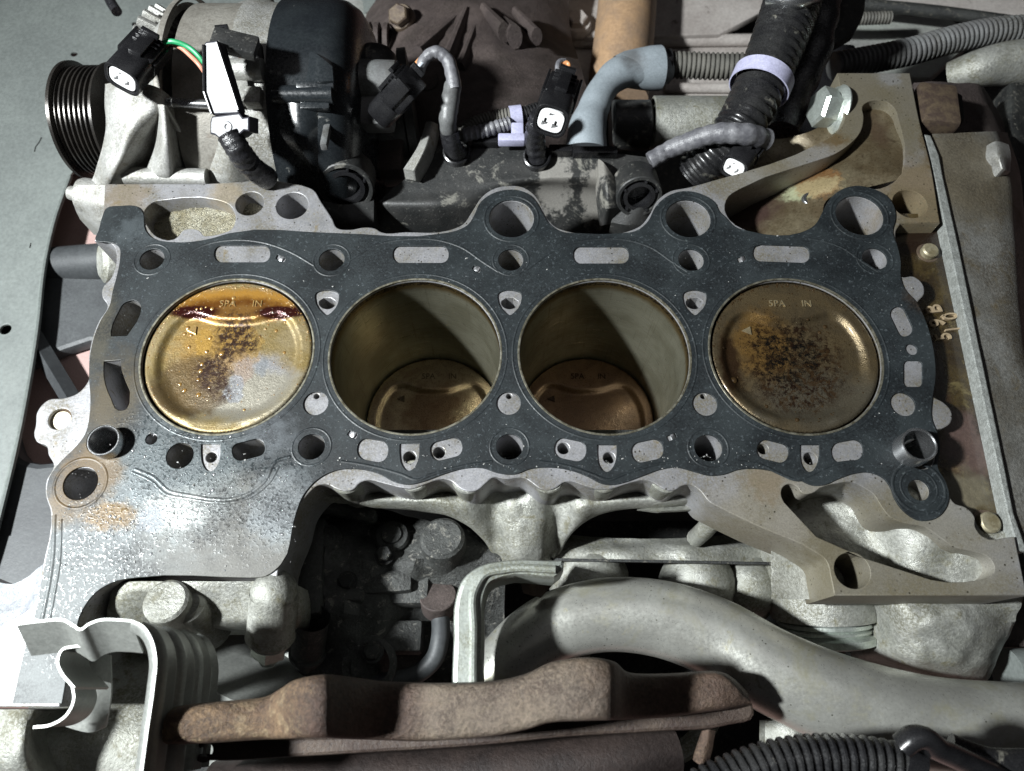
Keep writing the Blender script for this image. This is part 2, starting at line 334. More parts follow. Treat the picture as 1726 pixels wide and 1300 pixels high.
M['ledge'] = mat('oil_soaked_ledge', (.060, .042, .014), (.022, .014, .006), .08, .2, .22, .4, .5, .6, coat=.6,
    stains=[((.12, .095, .04), .09, .60, .06, .3, .3), ((.015, .008, .004), .13, .63, .04, .2)], blobs=[(1540, 400, -9, 14, 5, (.010, .005, .003), .2, 0, .5, .1, .95, 1.2, .8), (1575, 640, -9, 8, 3, (.02, .011, .006), .2, 0, .5, .1, .9, .7, 3), (1640, 750, -9, 14, 4, (.085, .055, .05), .4, .1, .5, .1, .8), (1660, 700, -9, 8, 3, (.012, .007, .004), .2, 0, .9, .15, .9, .7, 2), (1600, 450, -9, 7, 3, (.014, .008, .004), .2, 0, 1, .15, .85, .8, 1.8), (1630, 830, -9, 9, 3, (.13, .115, .08), .4, .1, .9, .15, .8)])
M['bell'] = mat('bell_housing_cast', (.19, .19, .178), (.12, .115, .10), .03, .3, .42, .62, .5, .8, grain=.5, dirt=((.06, .05, .035), .6), stains=[((.11, .09, .055), .06, .6, .08, .6)], blobs=[(1620, 290, -8, 30, 14, (.12, .10, .065), .5, .2, .6, .06, .8)])
M['flange_edge'] = mat('bright_flange_edge', (.30, .315, .30), (.22, .23, .215), .3, .4, .4, .6, .6, .9)
M['steel'] = mat('turned_steel', (.60, .61, .62), (.48, .49, .50), .1, .95, .18, .3, .03, 3)
M['zinc'] = mat('zinc_plated', (.55, .60, .56), (.42, .46, .42), .1, .7, .28, .4, .1, 1)
M['bolt_dull'] = mat('dull_bolt_head', (.32, .29, .20), (.2, .17, .10), .2, .5, .4, .6, .2, 1)
M['bolt_brown'] = mat('oily_brown_bolt', (.12, .09, .06), (.07, .05, .04), .2, .3, .35, .5, .2, 1)
M['plastic'] = mat('black_plastic', (.008, .008, .009), (.013, .013, .014), .1, 0, .16, .4, .06, 2, spec=.6)
M['plastic_dust'] = mat('dusty_black_plastic', (.014, .015, .015), (.028, .028, .027), .06, 0, .4, .6, .2, 1.2, stains=[((.15, .145, .125), .075, .62, .05, .8), ((.10, .10, .09), .5, .63, .04, .8)], blobs=[(935, 285, -20, 9, 2, (.22, .21, .19), .8, 0, 1.2, .2, .85), (1010, 300, -22, 8, 2, (.20, .19, .17), .8, 0, 1.3, .25, .8)])
M['alt_cover'] = mat('glossy_black_cover', (.010, .012, .014), (.015, .018, .02), .05, 0, .18, .34, .06, .8, spec=.7, stains=[((.13, .13, .12), .1, .70, .04, .7)])
M['gloss'] = mat('shiny_black_plastic', (.02, .02, .028), None, .1, 0, .40, .46, .05, 1, spec=.5)
M['white'] = mat('white_insert', (.80, .80, .80), (.7, .7, .7), .2, 0, .35, bump=0)
M['tape'] = mat('grey_tape', (.16, .16, .17), (.09, .09, .10), .15, .0, .28, .4, .5, .5)
M['black_tape'] = mat('black_tape', (.012, .012, .014), (.02, .02, .022), .2, 0, .2, .35, .7, .4, spec=.7)
M['conduit'] = mat('black_conduit', (.010, .010, .011), (.02, .02, .02), .08, 0, .16, .45, .1, 1.2, spec=.6, stains=[((.12, .115, .095), .1, .64, .05, .7)])
M['conduit_grey'] = mat('grey_conduit', (.13, .135, .135), (.09, .09, .09), .06, 0, .32, .5, .15, 1.5, grain=.5, dirt=((.05, .048, .04), .3))
M['conduit_dirty'] = mat('dirty_grey_conduit', (.12, .115, .10), (.07, .068, .06), .06, 0, .6, .7, .2, 1.5)
M['lavender'] = mat('lavender_tape', (.42, .42, .56), (.36, .36, .5), .1, 0, .35, .5, .1, 1, stains=[((.12, .06, .03), .25, .74, .02)])
M['rubber_grey'] = mat('blue_grey_rubber', (.25, .285, .31), (.20, .23, .25), .05, 0, .5, .6, .08, 1, stains=[((.08, .08, .09), .07, .68, .05)], blobs=[(1060, 125, -50, 7, 5, (.07, .07, .07), .5, 0, .8, .15, .8)])
M['rust_pipe'] = mat('tan_rusty_pipe', (.40, .26, .15), (.27, .19, .13), .03, .1, .5, .7, .3, .5, stains=[((.12, .07, .04), .2, .68, .04)])
M['panel'] = mat('primer_grey_panel', (.155, .172, .163), (.128, .142, .136), .012, 0, .5, .6, .04, .5, stains=[((.06, .055, .05), .16, .76, .015)])
M['panel_pale'] = mat('pale_dirty_panel', (.42, .39, .365), (.31, .28, .26), .02, 0, .55, .7, .2, .4, stains=[((.12, .10, .09), .06, .66, .05)])
M['panel_green'] = mat('pale_green_panel', (.30, .32, .29), (.22, .22, .21), .02, 0, .5, .7, .2, .4)
M['floor'] = mat('pink_floor', (.52, .33, .29), (.45, .28, .25), .004, 0, .7, bump=.05, stains=[((.12, .07, .06), .05, .73, .02)])
M['cream'] = mat('cream_core', (.66, .60, .45), (.6, .54, .4), .2, .2, .4, bump=.05)
M['pink'] = mat('pink_primer', (.40, .275, .25), (.35, .235, .215), .02, 0, .6, .7, .05, 1, stains=[((.10, .05, .05), .28, .70, .02)])
M['dark_steel'] = mat('dark_painted_steel', (.06, .065, .068), (.04, .043, .046), .03, .1, .5, .6, .2, .5)
M['alt_cast'] = mat('alternator_casting', (.40, .40, .385), (.30, .30, .28), .06, .45, .38, .55, .5, 1.1, grain=.55, dirt=((.13, .12, .09), .5), stains=[((.20, .18, .14), .08, .64, .07)])
M['stator'] = mat('stator_steel', (.23, .22, .195), (.16, .15, .13), .05, .3, .45, .6, .3, .8, stains=[((.12, .10, .08), .06, .64, .08)])
M['pulley'] = mat('black_pulley', (.03, .028, .026), (.05, .045, .04), .1, .6, .22, .35, .05, 2)
M['rusty'] = mat('rusty_cast_iron', (.165, .108, .060), (.080, .048, .030), .05, .15, .5, .8, 1.3, .6, grain=.7, dirt=((.035, .022, .016), .75), stains=[((.20, .145, .085), .16, .58, .06, .6), ((.035, .022, .015), .13, .64, .05), ((.24, .20, .15), .9, .67, .03)], blobs=[(1150, 1170, 20, 26, 10, (.085, .055, .042), .6, .1, .5, .1, .8, 1.5, 1), (840, 1195, 20, 30, 12, (.15, .125, .10), .6, .2, .5, .1, .75, 1.2, 1), (625, 1195, 20, 17, 6, (.06, .035, .028), .6, .1, .4, .1, .8)])  # last blob is a cast shadow band painted in; other marks are rust
M['rusty_dark'] = mat('dark_brown_iron', (.030, .020, .017), (.015, .010, .009), .05, .15, .55, .7, .6, .5)
M['pump_cast'] = mat('crusty_grey_pump_casting', (.075, .078, .074), (.04, .042, .04), .04, .2, .42, .65, .9, .7, grain=.6, dirt=((.012, .012, .011), .7), stains=[((.19, .185, .165), .22, .60, .03, .7)])
M['rusty_flange'] = mat('grey_rusty_flange', (.075, .055, .042), (.035, .022, .017), .04, .3, .45, .7, .6, .7, grain=.6, dirt=((.03, .018, .015), .5))
M['pipe'] = mat('aluminised_pipe', (.47, .475, .435), (.36, .36, .33), .035, .62, .26, .38, .08, .8, grain=.16, specks=((.10, .10, .075), .30, .12), stains=[((.34, .33, .25), .04, .60, .10, .42, .6), ((.24, .23, .17), .10, .67, .05, .5, .4)], patchy=False)
M['shield'] = mat('heat_shield_sheet', (.30, .31, .29), (.24, .25, .235), .04, .4, .38, .5, .12, .8, grain=.3)
M['white_alu'] = mat('wet_bright_aluminium', (.30, .31, .32), (.17, .18, .20), .12, .4, .30, .55, 1.0, .35)
M['bracket'] = mat('grey_bracket', (.36, .385, .355), (.27, .29, .265), .05, .4, .36, .5, .2, 1, grain=.4, dirt=((.14, .14, .10), .35))
M['copper'] = mat('copper_windings', (.30, .09, .03), (.12, .03, .01), .4, .6, .35, bump=.2)
M['wire_green'] = mat('green_wire', (.02, .30, .12), (.02, .26, .10), .2, 0, .35, bump=0)
M['wire_pink'] = mat('salmon_wire', (.50, .22, .15), (.45, .2, .13), .2, 0, .4, bump=0)
M['wire_orange'] = mat('orange_wire', (.65, .30, .13), (.55, .25, .1), .2, 0, .4, bump=0)
M['wire_white'] = mat('white_wire', (.6, .65, .7), (.5, .55, .6), .2, 0, .4, bump=0)
# ------------------------------------------------------------------ setting
fl = MB(); fl.plate([V((-3000, -3000, 0)), V((3000, -3000, 0)), V((3000, 3000, 0)), V((-3000, 3000, 0))], z1=-520, z0=-560, bev=0)
o = build(fl, 'floor', M['floor']); o['kind'] = 'structure'
# ================================================================== ENGINE BLOCK
DZ = -0.8
BORES = []
for px in (383.6, 700, 1019, 1340.5):
    c = W(px, 593.6, 0); BORES.append(V((c.x, c.y-.6, 0)))
BR = 38.2
def bore_loop(c, r, n=96): return [V((c.x+r*math.cos(2*PI*k/n), c.y+r*math.sin(2*PI*k/n), 0)) for k in range(n)]
deck_px = [(172, 364), (176, 310, 1), (340, 310), (508, 312), (528, 320), (541, 340), (560, 369), (568, 384), (590, 387), (616, 383), (632, 385), (642, 391), (684, 391), (756, 388), (780, 378), (796, 356), (812, 332), (832, 318), (856, 313), (880, 315), (896, 324), (912, 344), (920, 364), (936, 382), (960, 390.5), (1056, 390.5), (1080, 380), (1096, 360), (1108, 338), (1128, 323), (1160, 316),
    (1200, 305), (1381, 241), (1410, 223), (1423, 200), (1420, 181), (1411.6, 123, 1), (1534, 123, 1), (1550.6, 207), (1568, 275), (1584.5, 376, 1), (1518, 377, 1), (1510, 391), (1513, 415), (1519, 442), (1519, 466), (1540, 466), (1555, 478), (1558, 495), (1546, 512), (1559, 537), (1570, 571), (1576, 604), (1577, 638), (1573, 668), (1590, 678), (1603, 692), (1603, 712), (1590, 722), (1576, 726), (1584, 760), (1581, 788), (1594, 812),
    (1601, 837), (1609, 848), (1627.6, 855), (1643, 871), (1644.5, 889), (1655, 903), (1710.6, 904.5, 1), (1731, 1004.5, 1), (1406, 1004.5, 1), (1400, 975), (1391, 944.5), (1375, 932), (1281, 889), (1217, 858), (1195, 846), (1178.5, 826.6), (1162, 817), (1148, 820), (1137, 826.6), (1120, 825), (1104, 815.5), (1090, 810), (1070, 812), (1051, 817.5), (1026, 825), (1009.5, 825), (984.6, 819), (962.5, 812), (951, 813), (937.5, 822.5), (923.7, 826.6), (910, 824), (896, 814),
    (885, 807), (851, 808), (831.6, 805), (818, 815.5), (804, 826.6), (787, 828), (773.5, 822.5), (759.6, 811), (746, 808), (715, 817), (696, 824), (674, 822), (646, 815), (618, 810), (607, 814), (596, 825), (582, 828), (566, 824), (552, 817), (535, 819), (519, 833), (505, 853), (495, 890), (470, 955), (467, 976, 1), (200, 977), (162, 998), (139, 1028), (125, 1080), (100, 1192, 1), (-30, 1192, 1), (-5, 1060), (55, 1020), (72, 951), (85, 864), (76, 831), (78, 809), (90, 786), (81, 766), (78, 752), (62, 745), (57, 735), (60, 715), (62, 695), (81, 674), (107, 671), (130, 663), (148, 643),
    (149, 604), (155, 571), (167, 540), (181, 516), (172, 500), (173, 485), (186, 470), (193, 455), (196, 435), (192, 416), (182, 408), (159, 406, 1)]
pocketA = [(242, 354), (257, 339), (277, 335.5), (365, 335.5), (386, 344), (396, 368), (389, 384.6), (372, 392), (352, 396), (343, 396), (337, 389), (322, 384), (307, 387), (300, 396), (291, 402), (264, 398), (250, 384)]
pocketC = [(1222.6, 352), (1229, 329.6), (1248.5, 316.6), (1381, 268), (1407, 258.5), (1432.6, 242), (1452, 220), (1457, 194), (1455, 178), (1465, 169.6), (1497, 171), (1508.6, 181), (1515, 200), (1526, 262), (1514, 300), (1485, 316), (1440, 318), (1412, 330), (1393, 355), (1384, 375), (1366, 388), (1349, 393), (1265, 389), (1232, 370)]
pocketD = [(1318, 834), (1320, 821.5), (1332, 815), (1344.6, 820), (1354, 831), (1369, 831), (1384.6, 821.5), (1412, 814), (1437, 812), (1455, 820), (1474, 833), (1486, 852), (1501.5, 871), (1526, 881.5), (1560, 888), (1581, 901.5), (1609, 921.5), (1649, 931), (1670.6, 941.5), (1678, 957), (1670.6, 972), (1652, 977), (1572, 977), (1547.6, 969), (1323, 846)]
BOLT = [(256, 437, 20.5), (559, 438, 21.5), (861, 438, 21), (1165, 438, 21.5), (1474.5, 436, 21), (525, 753, 22.5), (859, 753, 22.5), (1194, 755, 23.5)]
BIG = [(862, 368, 38), (1160, 368, 38), (1449, 362.6, 40)]
deck_holes = [bore_loop(b, 37.6) for b in BORES]+[circ(x, y, r, 0) for x, y, r in BOLT]+[circ(x, y, r-1, 0) for x, y, r in BIG]
deck_holes += [OL(pocketA, 0, 3), OL(pocketC, 0, 3), OL(pocketD, 0, 3), circ(420, 341.6, 24, 0), circ(491.7, 345, 27, 0), circ(1535, 342, 28.5, 0), circ(1438, 961.5, 30, 0), circ(99, 705, 19, 0),
    circ(303, 768, 23, 0), circ(135.6, 814.6, 28, 0), circ(173.6, 742, 26, 0), circ(1549, 765, 26, 0), circ(1549, 826, 17, 0), circ(255, 740, 9, 0), slot(418.6, 758, 28, 15, 14, 0),
    circ(690, 770, 10.5, 0), circ(740, 762, 10, 0), circ(950, 755, 10, 0), circ(1027, 771, 10, 0), circ(1287, 756, 9, 0), circ(1367, 772, 11, 0), circ(355, 770, 9, 0)]
slotL1 = [(208, 512), (225, 506), (237, 515), (236, 530), (214, 566, 1), (187, 567, 1), (187, 558), (200, 525)]
slotL2 = [(175, 609, 1), (203, 607, 1), (205, 625), (218, 679), (212, 690), (200, 692), (187, 672), (175, 635)]
deck_holes += [OL(slotL1, 0, 3), OL(slotL2, 0, 3)]
tri = [(-19, -15), (-10, -19.5), (10, -19.5), (19, -15), (20, -7), (8, 16), (0, 21), (-8, 16), (-20, -7)]
TRI = [(551, 510), (859, 510), (1171, 510)]
for x, y in TRI: deck_holes.append(OL([(x+a*.72, y+b*.36+1) for a, b in [(-19, -13), (19, -13), (18, 6), (9, 20), (-9, 20), (-18, 6)]], 0, 3))
DRILL = [(533, 667), (858, 667), (1186, 667)]
for x, y in DRILL: deck_holes.append(circ(x, y, 4.6, 0, 14))
block = thing('engine_block', 'aluminium four-cylinder engine block with bare deck and open bores', 'engine block', (0, 0, -60))
d = MB(); d.plate(OL(deck_px, DZ), deck_holes, z1=DZ, z0=-30, bev=.5, hole_bev=.35)
build(d, 'deck', M['deck'], block)
# liners below the deck openings
for i, b in enumerate(BORES):
    m = MB(); m.lathe([(37.55, -1.6), (37.5, -1.9), (37.5, -118), (20, -118)], (b.x, b.y, 0), (0, 0, 1), 96); build(m, 'cylinder_wall', M['bore'], block)
m = MB()
for x, y, r in BOLT+[(862, 368, 37), (1160, 368, 37), (1449, 362, 39), (491.7, 345, 27), (1535, 342, 28.5), (303, 768, 23), (173.6, 742, 26), (1549, 765, 26), (1549, 826, 17)]:
    c = W(x, y, 0); rr = r*mmpx(x, y); m.lathe([(rr+.02, -29), (rr+.02, -75), (rr*.9, -76), (.1, -76)], (c.x, c.y, 0), (0, 0, 1), 28)
build(m, 'bolt_hole_wall', M['deck'], block)
m = MB()
for x, y, r in [(690, 770, 10.5), (740, 762, 10), (950, 755, 10), (1027, 771, 10), (1287, 756, 9), (1367, 772, 11), (355, 770, 9), (255, 740, 9)]+[(a, b, 4.6) for a, b in DRILL]:
    c = W(x, y, 0); rr = r*mmpx(x, y)+.05; m.lathe([(rr, -3.2), (rr, -60), (.1, -60)], (c.x, c.y, 0), (0, 0, 1), 18)
build(m, 'drilled_passage', M['hole'], block)
# pocket floors
m = MB(); m.patch([[(225, 320, -7), (280, 320, -3), (340, 320, -3), (402, 325, -5)], [(225, 338, -10), (280, 338, -6), (340, 338, -6), (400, 338, -8)], [(225, 360, -12), (280, 362, -11), (340, 362, -11), (402, 362, -10)], [(225, 390, -13), (280, 395, -12), (340, 395, -12), (400, 390, -10)], [(225, 415, -13), (280, 420, -12), (340, 420, -11), (400, 415, -10)]], amp=1.2, fr=.12)
build(m, 'slot_floor', M['sandy'], block)
m = MB(); c = W(322, 401, 0); m.lathe([(.1, -1.4), (4.6, -1.4), (5.2, -2), (5.4, -29)], (c.x, c.y, 0), (0, 0, 1), 24); build(m, 'cast_boss', M['deck'], block)
m = MB(); c = W(421, 352, -14); m.ball((c.x, c.y, c.z-2), 7.5, (1, 1, 1)); build(m, 'oil_gallery_ball', M['sandy'], block)
m = MB(); m.patch([[(1215, 235, -24), (1300, 235, -22), (1370, 220, -14), (1440, 165, -9), (1480, 150, -7), (1540, 150, -3)],
    [(1215, 300, -26), (1300, 275, -24), (1380, 262, -17), (1440, 230, -9), (1490, 215, -6), (1540, 215, -2.5)],
    [(1210, 330, -27), (1290, 320, -22), (1360, 305, -14), (1420, 290, -6), (1480, 275, -2.5), (1528, 275, -1.8)],
    [(1210, 350, -27), (1290, 340, -21), (1350, 328, -14), (1400, 312, -7), (1470, 300, -2.4), (1514, 303, -1.8)],
    [(1210, 365, -27), (1280, 358, -21), (1335, 350, -15), (1370, 340, -11), (1392, 334, -9), (1404, 330, -8)],
    [(1210, 395, -27), (1270, 390, -21), (1315, 385, -16), (1345, 378, -13), (1365, 372, -12), (1384, 366, -11)],
    [(1210, 415, -27), (1260, 412, -21), (1300, 410, -17), (1330, 408, -14), (1350, 405, -13), (1362, 402, -12)]], sub=8, amp=.8, fr=.07)
build(m, 'oily_pocket_floor', M['pocket'], block)
m = MB(); c = W(1367, 337, -13); m.lathe([(2.8, .9), (4.0, .9), (4.6, .2), (4.8, -1)], c, (0, 0, 1), 20); m.lathe([(2.9, .9), (2.8, -12), (.1, -12)], c, (0, 0, 1), 20); build(m, 'pocket_drain', M['steel'], block)
m = MB(); m.patch([[(1300, 790, -25), (1360, 790, -24), (1420, 790, -18), (1500, 800, -10), (1580, 850, -8), (1700, 900, -8)],
    [(1300, 830, -25), (1360, 835, -25), (1420, 830, -24), (1500, 865, -10), (1580, 905, -7), (1700, 935, -6)],
    [(1300, 850, -25), (1380, 865, -25), (1460, 880, -22), (1530, 915, -10), (1600, 945, -9), (1700, 955, -7)],
    [(1300, 880, -25), (1400, 910, -25), (1480, 940, -24), (1540, 965, -14), (1600, 975, -13), (1700, 985, -9)],
    [(1300, 1010, -25), (1400, 1010, -25), (1480, 1010, -25), (1540, 1010, -18), (1600, 1010, -16), (1700, 1010, -14)]], sub=8, amp=1.6, fr=.09)
build(m, 'cast_pocket_floor', M['cast'], block)
# recessed ledge on the right with cast marking
m = MB(); m.plate([W(x, y, -9) for x, y in [(1470, 360), (1600, 360), (1606, 400), (1690, 800), (1722, 915), (1560, 915), (1540, 800), (1530, 500)]], z1=-9, z0=-31, bev=.3)
led = build(m, 'oily_ledge', M['ledge'], block)
def TM(px, py, z, ang, sx=1, sy=1):
    return Matrix.Translation(W(px, py, z)) @ Matrix.Rotation(R(ang), 4, 'Z') @ Matrix.Diagonal((sx, sy, 1, 1))
M['cast_text'] = mat('cast_letter', (.42, .33, .21), (.30, .23, .15), .2, .3, .3, .4, .1, 2)
for ch, x, y, h in (('B', 1574, 522, 10.4), ('.', 1580, 534, 9), ('9', 1580, 545, 10.4), ('5', 1590, 568, 10.2), ('0', 1602, 534, 9.4), ('1', 1606, 556, 9.2)):
    build(text_mb(ch, h*1.06, .8, TM(x, y, -8.4, 97, .78, 1.0), .03), 'cast_character', M['cast_text'], block)
# fire rings are part of the gasket; ribs and skirt under the front edge of the deck
yw = W(860, 812, -4).y+1.0
def front(px, py, dy=0): return WY(px, py, yw+dy)
def vplate(mb, pts, y, th, bev=1.5, n=4, back=1):
    """upright plate traced in photo pixels on the plane y"""
    P = [(WY(p[0], p[1], y), len(p) > 2) for p in pts]
    P = [(V((q.x, q.z, 0)), k) for q, k in P]; l = smooth_path(P, n)
    Mx = Matrix(((1, 0, 0, 0), (0, 0, -1, y), (0, 1, 0, 0), (0, 0, 0, 1)))
    mb.plate(l, z1=0, z0=-th, bev=bev, M=Mx); return mb
wx = [(530, 850), (565, 848), (600, 852), (640, 857), (700, 861), (750, 869), (788, 886), (818, 915), (838, 948), (862, 950), (888, 950), (915, 950), (936, 948), (955, 912), (976, 888), (1010, 868), (1060, 858), (1110, 857), (1160, 851), (1200, 846)]
bulge = {838: -9, 862: 0, 888: 2, 915: -2, 936: -12, 818: -4, 955: -5}
def wrow(u, zz, dz=0): return [(x, 829+(y-829)*u, zz-(y-829)*u*.16+bulge.get(x, 0)*(u*.8+.2)+(3*math.sin(u*PI) if y < 890 else 0)) for x, y in wx]
m = MB(); m.patch([wrow(-.12, -24), wrow(.15, -21), wrow(.5, -20), wrow(.85, -21), wrow(1, -25), [(x, y-3, z-14) for x, y, z in wrow(1, -25)]], sub=5, amp=1.3, fr=.12)
build(m, 'skirt_web', M['cast'], block, angle=70)
m = MB()
for x, y in ((582, 826), (696, 822), (788, 826), (925, 825), (1018, 824), (1125, 824)):
    c = W(x, y, -2); m.lathe([(.1, 0), (6.2, 0), (6.8, -.8), (6.2, -16), (3, -26)], (c.x, c.y+5.2, -1.6), (0, 0, 1), 24)
build(m, 'scallop_boss', M['cast'], block)
# crankcase wall and lower cast bosses seen in the shadow
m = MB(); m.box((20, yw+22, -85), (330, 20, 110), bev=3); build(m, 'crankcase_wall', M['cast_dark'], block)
m = MB(); m.patch([[(925, 900, -62), (1000, 905, -58), (1080, 908, -60), (1180, 905, -60), (1310, 895, -76)], [(920, 925, -54), (1000, 925, -50), (1090, 925, -54), (1190, 922, -52), (1310, 915, -70)], [(915, 944, -52), (1000, 944, -50), (1100, 945, -52), (1200, 946, -52), (1310, 950, -70)]], sub=7, skirt=6, amp=2.5, fr=.09); build(m, 'pan_rail', M['cast'], block)
m = MB()
for (xa, ya, xb, yb, r) in ((985, 948, 1000, 1010, 17), (1165, 945, 1185, 1030, 16), (1262, 952, 1268, 1030, 11)):
    m = MB(); m.tube(smooth_path([W(xa, ya, -72), W((xa+xb)/2, (ya+yb)/2, -68), W(xb, yb, -76)], 5, False), lambda u, r=r: r*(.75+.4*math.sin(PI*min(1, u*1.1))), 24); build(m, 'bearing_boss', M['cast'], block)
m = MB(); a0 = W(930, 944, -48); b0 = W(1310, 950, -50); m.box((a0+b0)/2, ((b0-a0).length, 1.3, 2), (0, 0, -1), .4); build(m, 'pan_gasket_edge', M['cast_dark'], block)
m = MB(); m.patch([[(1075, 858, -28), (1160, 850, -28), (1218, 846, -28)], [(1110, 862, -24), (1165, 859, -24), (1222, 858, -24)]], skirt=3, amp=.8, fr=.2); build(m, 'web_stub', M['cast'], block)
m = MB(); m.tube([W(1212, 868, -28), W(1186, 895, -40), W(1172, 908, -50)], 4.2, 12); build(m, 'web_stub', M['cast'], block)
# ear bolt stub and side bosses on the left
m = MB(); c = W(97, 706, 0); m.lathe([(5.65, -.9), (5.2, -1.5), (4.5, -2.6), (4.4, -3)], (c.x, c.y, 0), (0, 0, 1), 28); build(m, 'rusty_bush', M['rusty'], block)
m = MB(); m.lathe([(.1, -2.6), (4.3, -2.6), (4.5, -3.2), (4.5, -14)], (c.x, c.y, 0), (0, 0, 1), 24); build(m, 'bush_core', M['cream'], block)
m = MB(); c = W(168, 440, -26); m.lathe([(.1, 0), (8, 0), (11, -2), (12, -5), (12, -24)], c, (-.8, -.3, .6), 30); build(m, 'side_boss', M['cast'], block)
m = MB(); a = W(128, 330, -12); m.lathe([(.1, 0), (3.2, 0), (3.6, -1), (3.8, -5), (8, -5.5), (9, -8), (9, -36)], W(116, 325, -14), (-1, .1, .15), 26); build(m, 'side_plug', M['alt_cast'], block)
m = MB(); m.patch([[(130, 312, -6), (180, 312, -2), (230, 312, -2)], [(125, 345, -14), (165, 345, -6), (200, 345, -6)], [(135, 370, -30), (160, 372, -18), (180, 372, -12)]], skirt=14); build(m, 'side_web', M['alt_cast'], block)
# ================================================================== HEAD GASKET
gas_px = [(179, 351), (203, 347), (233, 349), (240, 357), (245, 388), (257, 401), (291, 408), (355, 402), (386, 393), (560, 392.5), (752, 392.5), (771, 388), (788, 379), (801, 358.5), (808, 343), (828, 327), (852, 320), (876, 321), (894, 329), (907, 345), (916, 362), (926, 377), (944, 389), (980, 393), (1044, 393), (1072, 389), (1092, 373), (1104, 350), (1124, 331), (1152, 322), (1180, 326), (1204, 340), (1214, 358),
    (1222, 365), (1237.5, 381), (1265, 390), (1349, 392), (1373, 379.5), (1386.5, 357.5), (1400, 334), (1424, 317), (1447, 313), (1468, 317), (1495, 330), (1507, 347), (1510, 368), (1505, 391), (1513, 415), (1518.5, 442), (1518.5, 466), (1525, 486), (1545.6, 510), (1559, 537), (1570, 571), (1576, 604.7), (1577, 638.5), (1572, 672), (1571, 706), (1582, 735), (1584.5, 760), (1581, 788), (1594, 812), (1600, 834), (1594, 858), (1575, 875), (1548, 877),
    (1523, 861), (1508, 840), (1501, 821.5), (1489, 806), (1468, 797), (1443, 798), (1412, 808), (1388, 818), (1369, 818), (1348, 809), (1317, 798), (1280, 790.5), (1242, 792.5), (1220, 800), (1198, 802), (1173, 796), (1140, 788), (1117.5, 790.6), (1081.5, 803), (1054, 813), (1032, 817.5), (1015, 815.5), (993, 804.5), (962.5, 793), (915, 788), (892, 791), (867.6, 799.7), (840, 797.5), (812, 788.7), (779, 790.6), (746, 800), (710, 813), (690, 817),
    (668, 813.6), (635, 797.5), (602, 790.6), (563, 794), (535, 808.6), (510.5, 836), (497, 872), (473.7, 951), (448, 971), (422, 974, 1), (227, 974), (198, 979), (162, 998), (139.5, 1027), (124, 1080), (104, 1186, 1), (20, 1187, 1), (40, 1100), (58, 1037), (66, 1000), (75, 951), (88, 864), (78.5, 831), (81, 809), (95, 786), (130, 750), (143, 732), (149, 711), (152, 672), (150, 640), (151, 604), (157.5, 571), (169.5, 540), (184, 516), (190, 489), (198, 459), (202, 435), (201, 418), (193, 411), (179, 408), (161, 405), (166, 388), (172.6, 364)]
gh = [bore_loop(b, BR) for b in BORES]+[circ(x, y, r, 0) for x, y, r in BOLT]+[circ(x, y, r, 0) for x, y, r in BIG]
port_specs = [(408, 428, 47, 14, 0), (709, 429, 47, 14, 0), (1013, 430, 47, 14, 0), (1317, 427.6, 48, 14, -2), (628, 759, 26, 18, -10), (752, 757, 27, 16, 14), (961, 758, 27, 17, -12), (1091, 760, 27, 17, 12), (1302.5, 760.6, 27, 16, -14), (1428, 760.6, 27, 17, 10), (418.6, 758, 28, 15, 14), (1519.5, 542, 26, 13, -64), (1539, 630, 16, 22, 0)]
for p in port_specs: gh.append(slot(p[0], p[1], p[2], p[3], p[4], 0, rr=min(p[2], p[3])*(.9 if p[0] < 1530 else .5)))
dport = [(-17, -22, 1), (17, -22, 1), (17, -5), (12, 13), (2, 23), (-4, 23), (-13, 14), (-17, -4)]
for x, y in ((690, 770), (1023, 772), (1365, 772), (355, 771)): gh.append(OL([(x+p[0]*(.95), y+p[1])+tuple(p[2:]) for p in dport], 0, 3))
for x, y, r in ((532, 680, 21), (857, 680, 20.5), (1188, 681, 21), (1522, 681.5, 21), (1536.5, 589, 10), (303, 768, 23), (135.6, 814.6, 29), (173.6, 742, 27.5), (1549, 765, 27.5), (1549, 826, 18), (255, 740, 10)): gh.append(circ(x, y, r, 0))
for x, y in TRI: gh.append(OL([(x+a, y+b) for a, b in tri], 0, 3))
gh += [OL(slotL1, 0, 3), OL(slotL2, 0, 3)]
NOTCH = [(803, 454, 7, 3.5, -30), (473, 436, 8, 3.5, -25), (1250, 437, 7, 4, 20), (594, 733, 8, 4.5, -30), (1132, 737, 8, 4.5, 25)]
for n_ in NOTCH: gh.append(slot(*n_[:4], n_[4], 0, rr=1.5))
gasket = thing('head_gasket', 'black coated steel head gasket lying on the engine deck', 'gasket', (0, 0, -.78))
g = MB(); g.plate(OL(gas_px, 0), gh, z1=0, z0=-.78, bev=.18); build(g, 'gasket_sheet', M['gasket'], gasket)
for b in BORES:
    m = MB(); m.lathe([(BR-.45, -.9), (BR-.5, .06), (BR-.15, .16), (BR+.3, .12), (BR+.42, .0)], (b.x, b.y, 0), (0, 0, 1), 120); build(m, 'fire_ring', M['ring'], gasket)
def bead(pts, r=.62, closed=False, hgt=.22, mtl='gasket'):
    m = MB(); P = smooth_path([W(x, y, 0) for x, y in pts], 5, closed)
    if closed: P.append(P[0]); P.append(P[1])
    n = len(P); rings = []
    for i, p in enumerate(P):
        t = (P[min(i+1, n-1)]-P[max(i-1, 0)]); t.z = 0; t.normalize(); s_ = V((-t.y, t.x, 0))
        rings.append([p+s_*(r*a)+V((0, 0, hgt*h+.01)) for a, h in ((-1, -.05), (-.5, .75), (0, 1), (.5, .75), (1, -.05))])
    m.strip(rings, close=False); return build(m, 'embossed_bead', M[mtl], gasket)
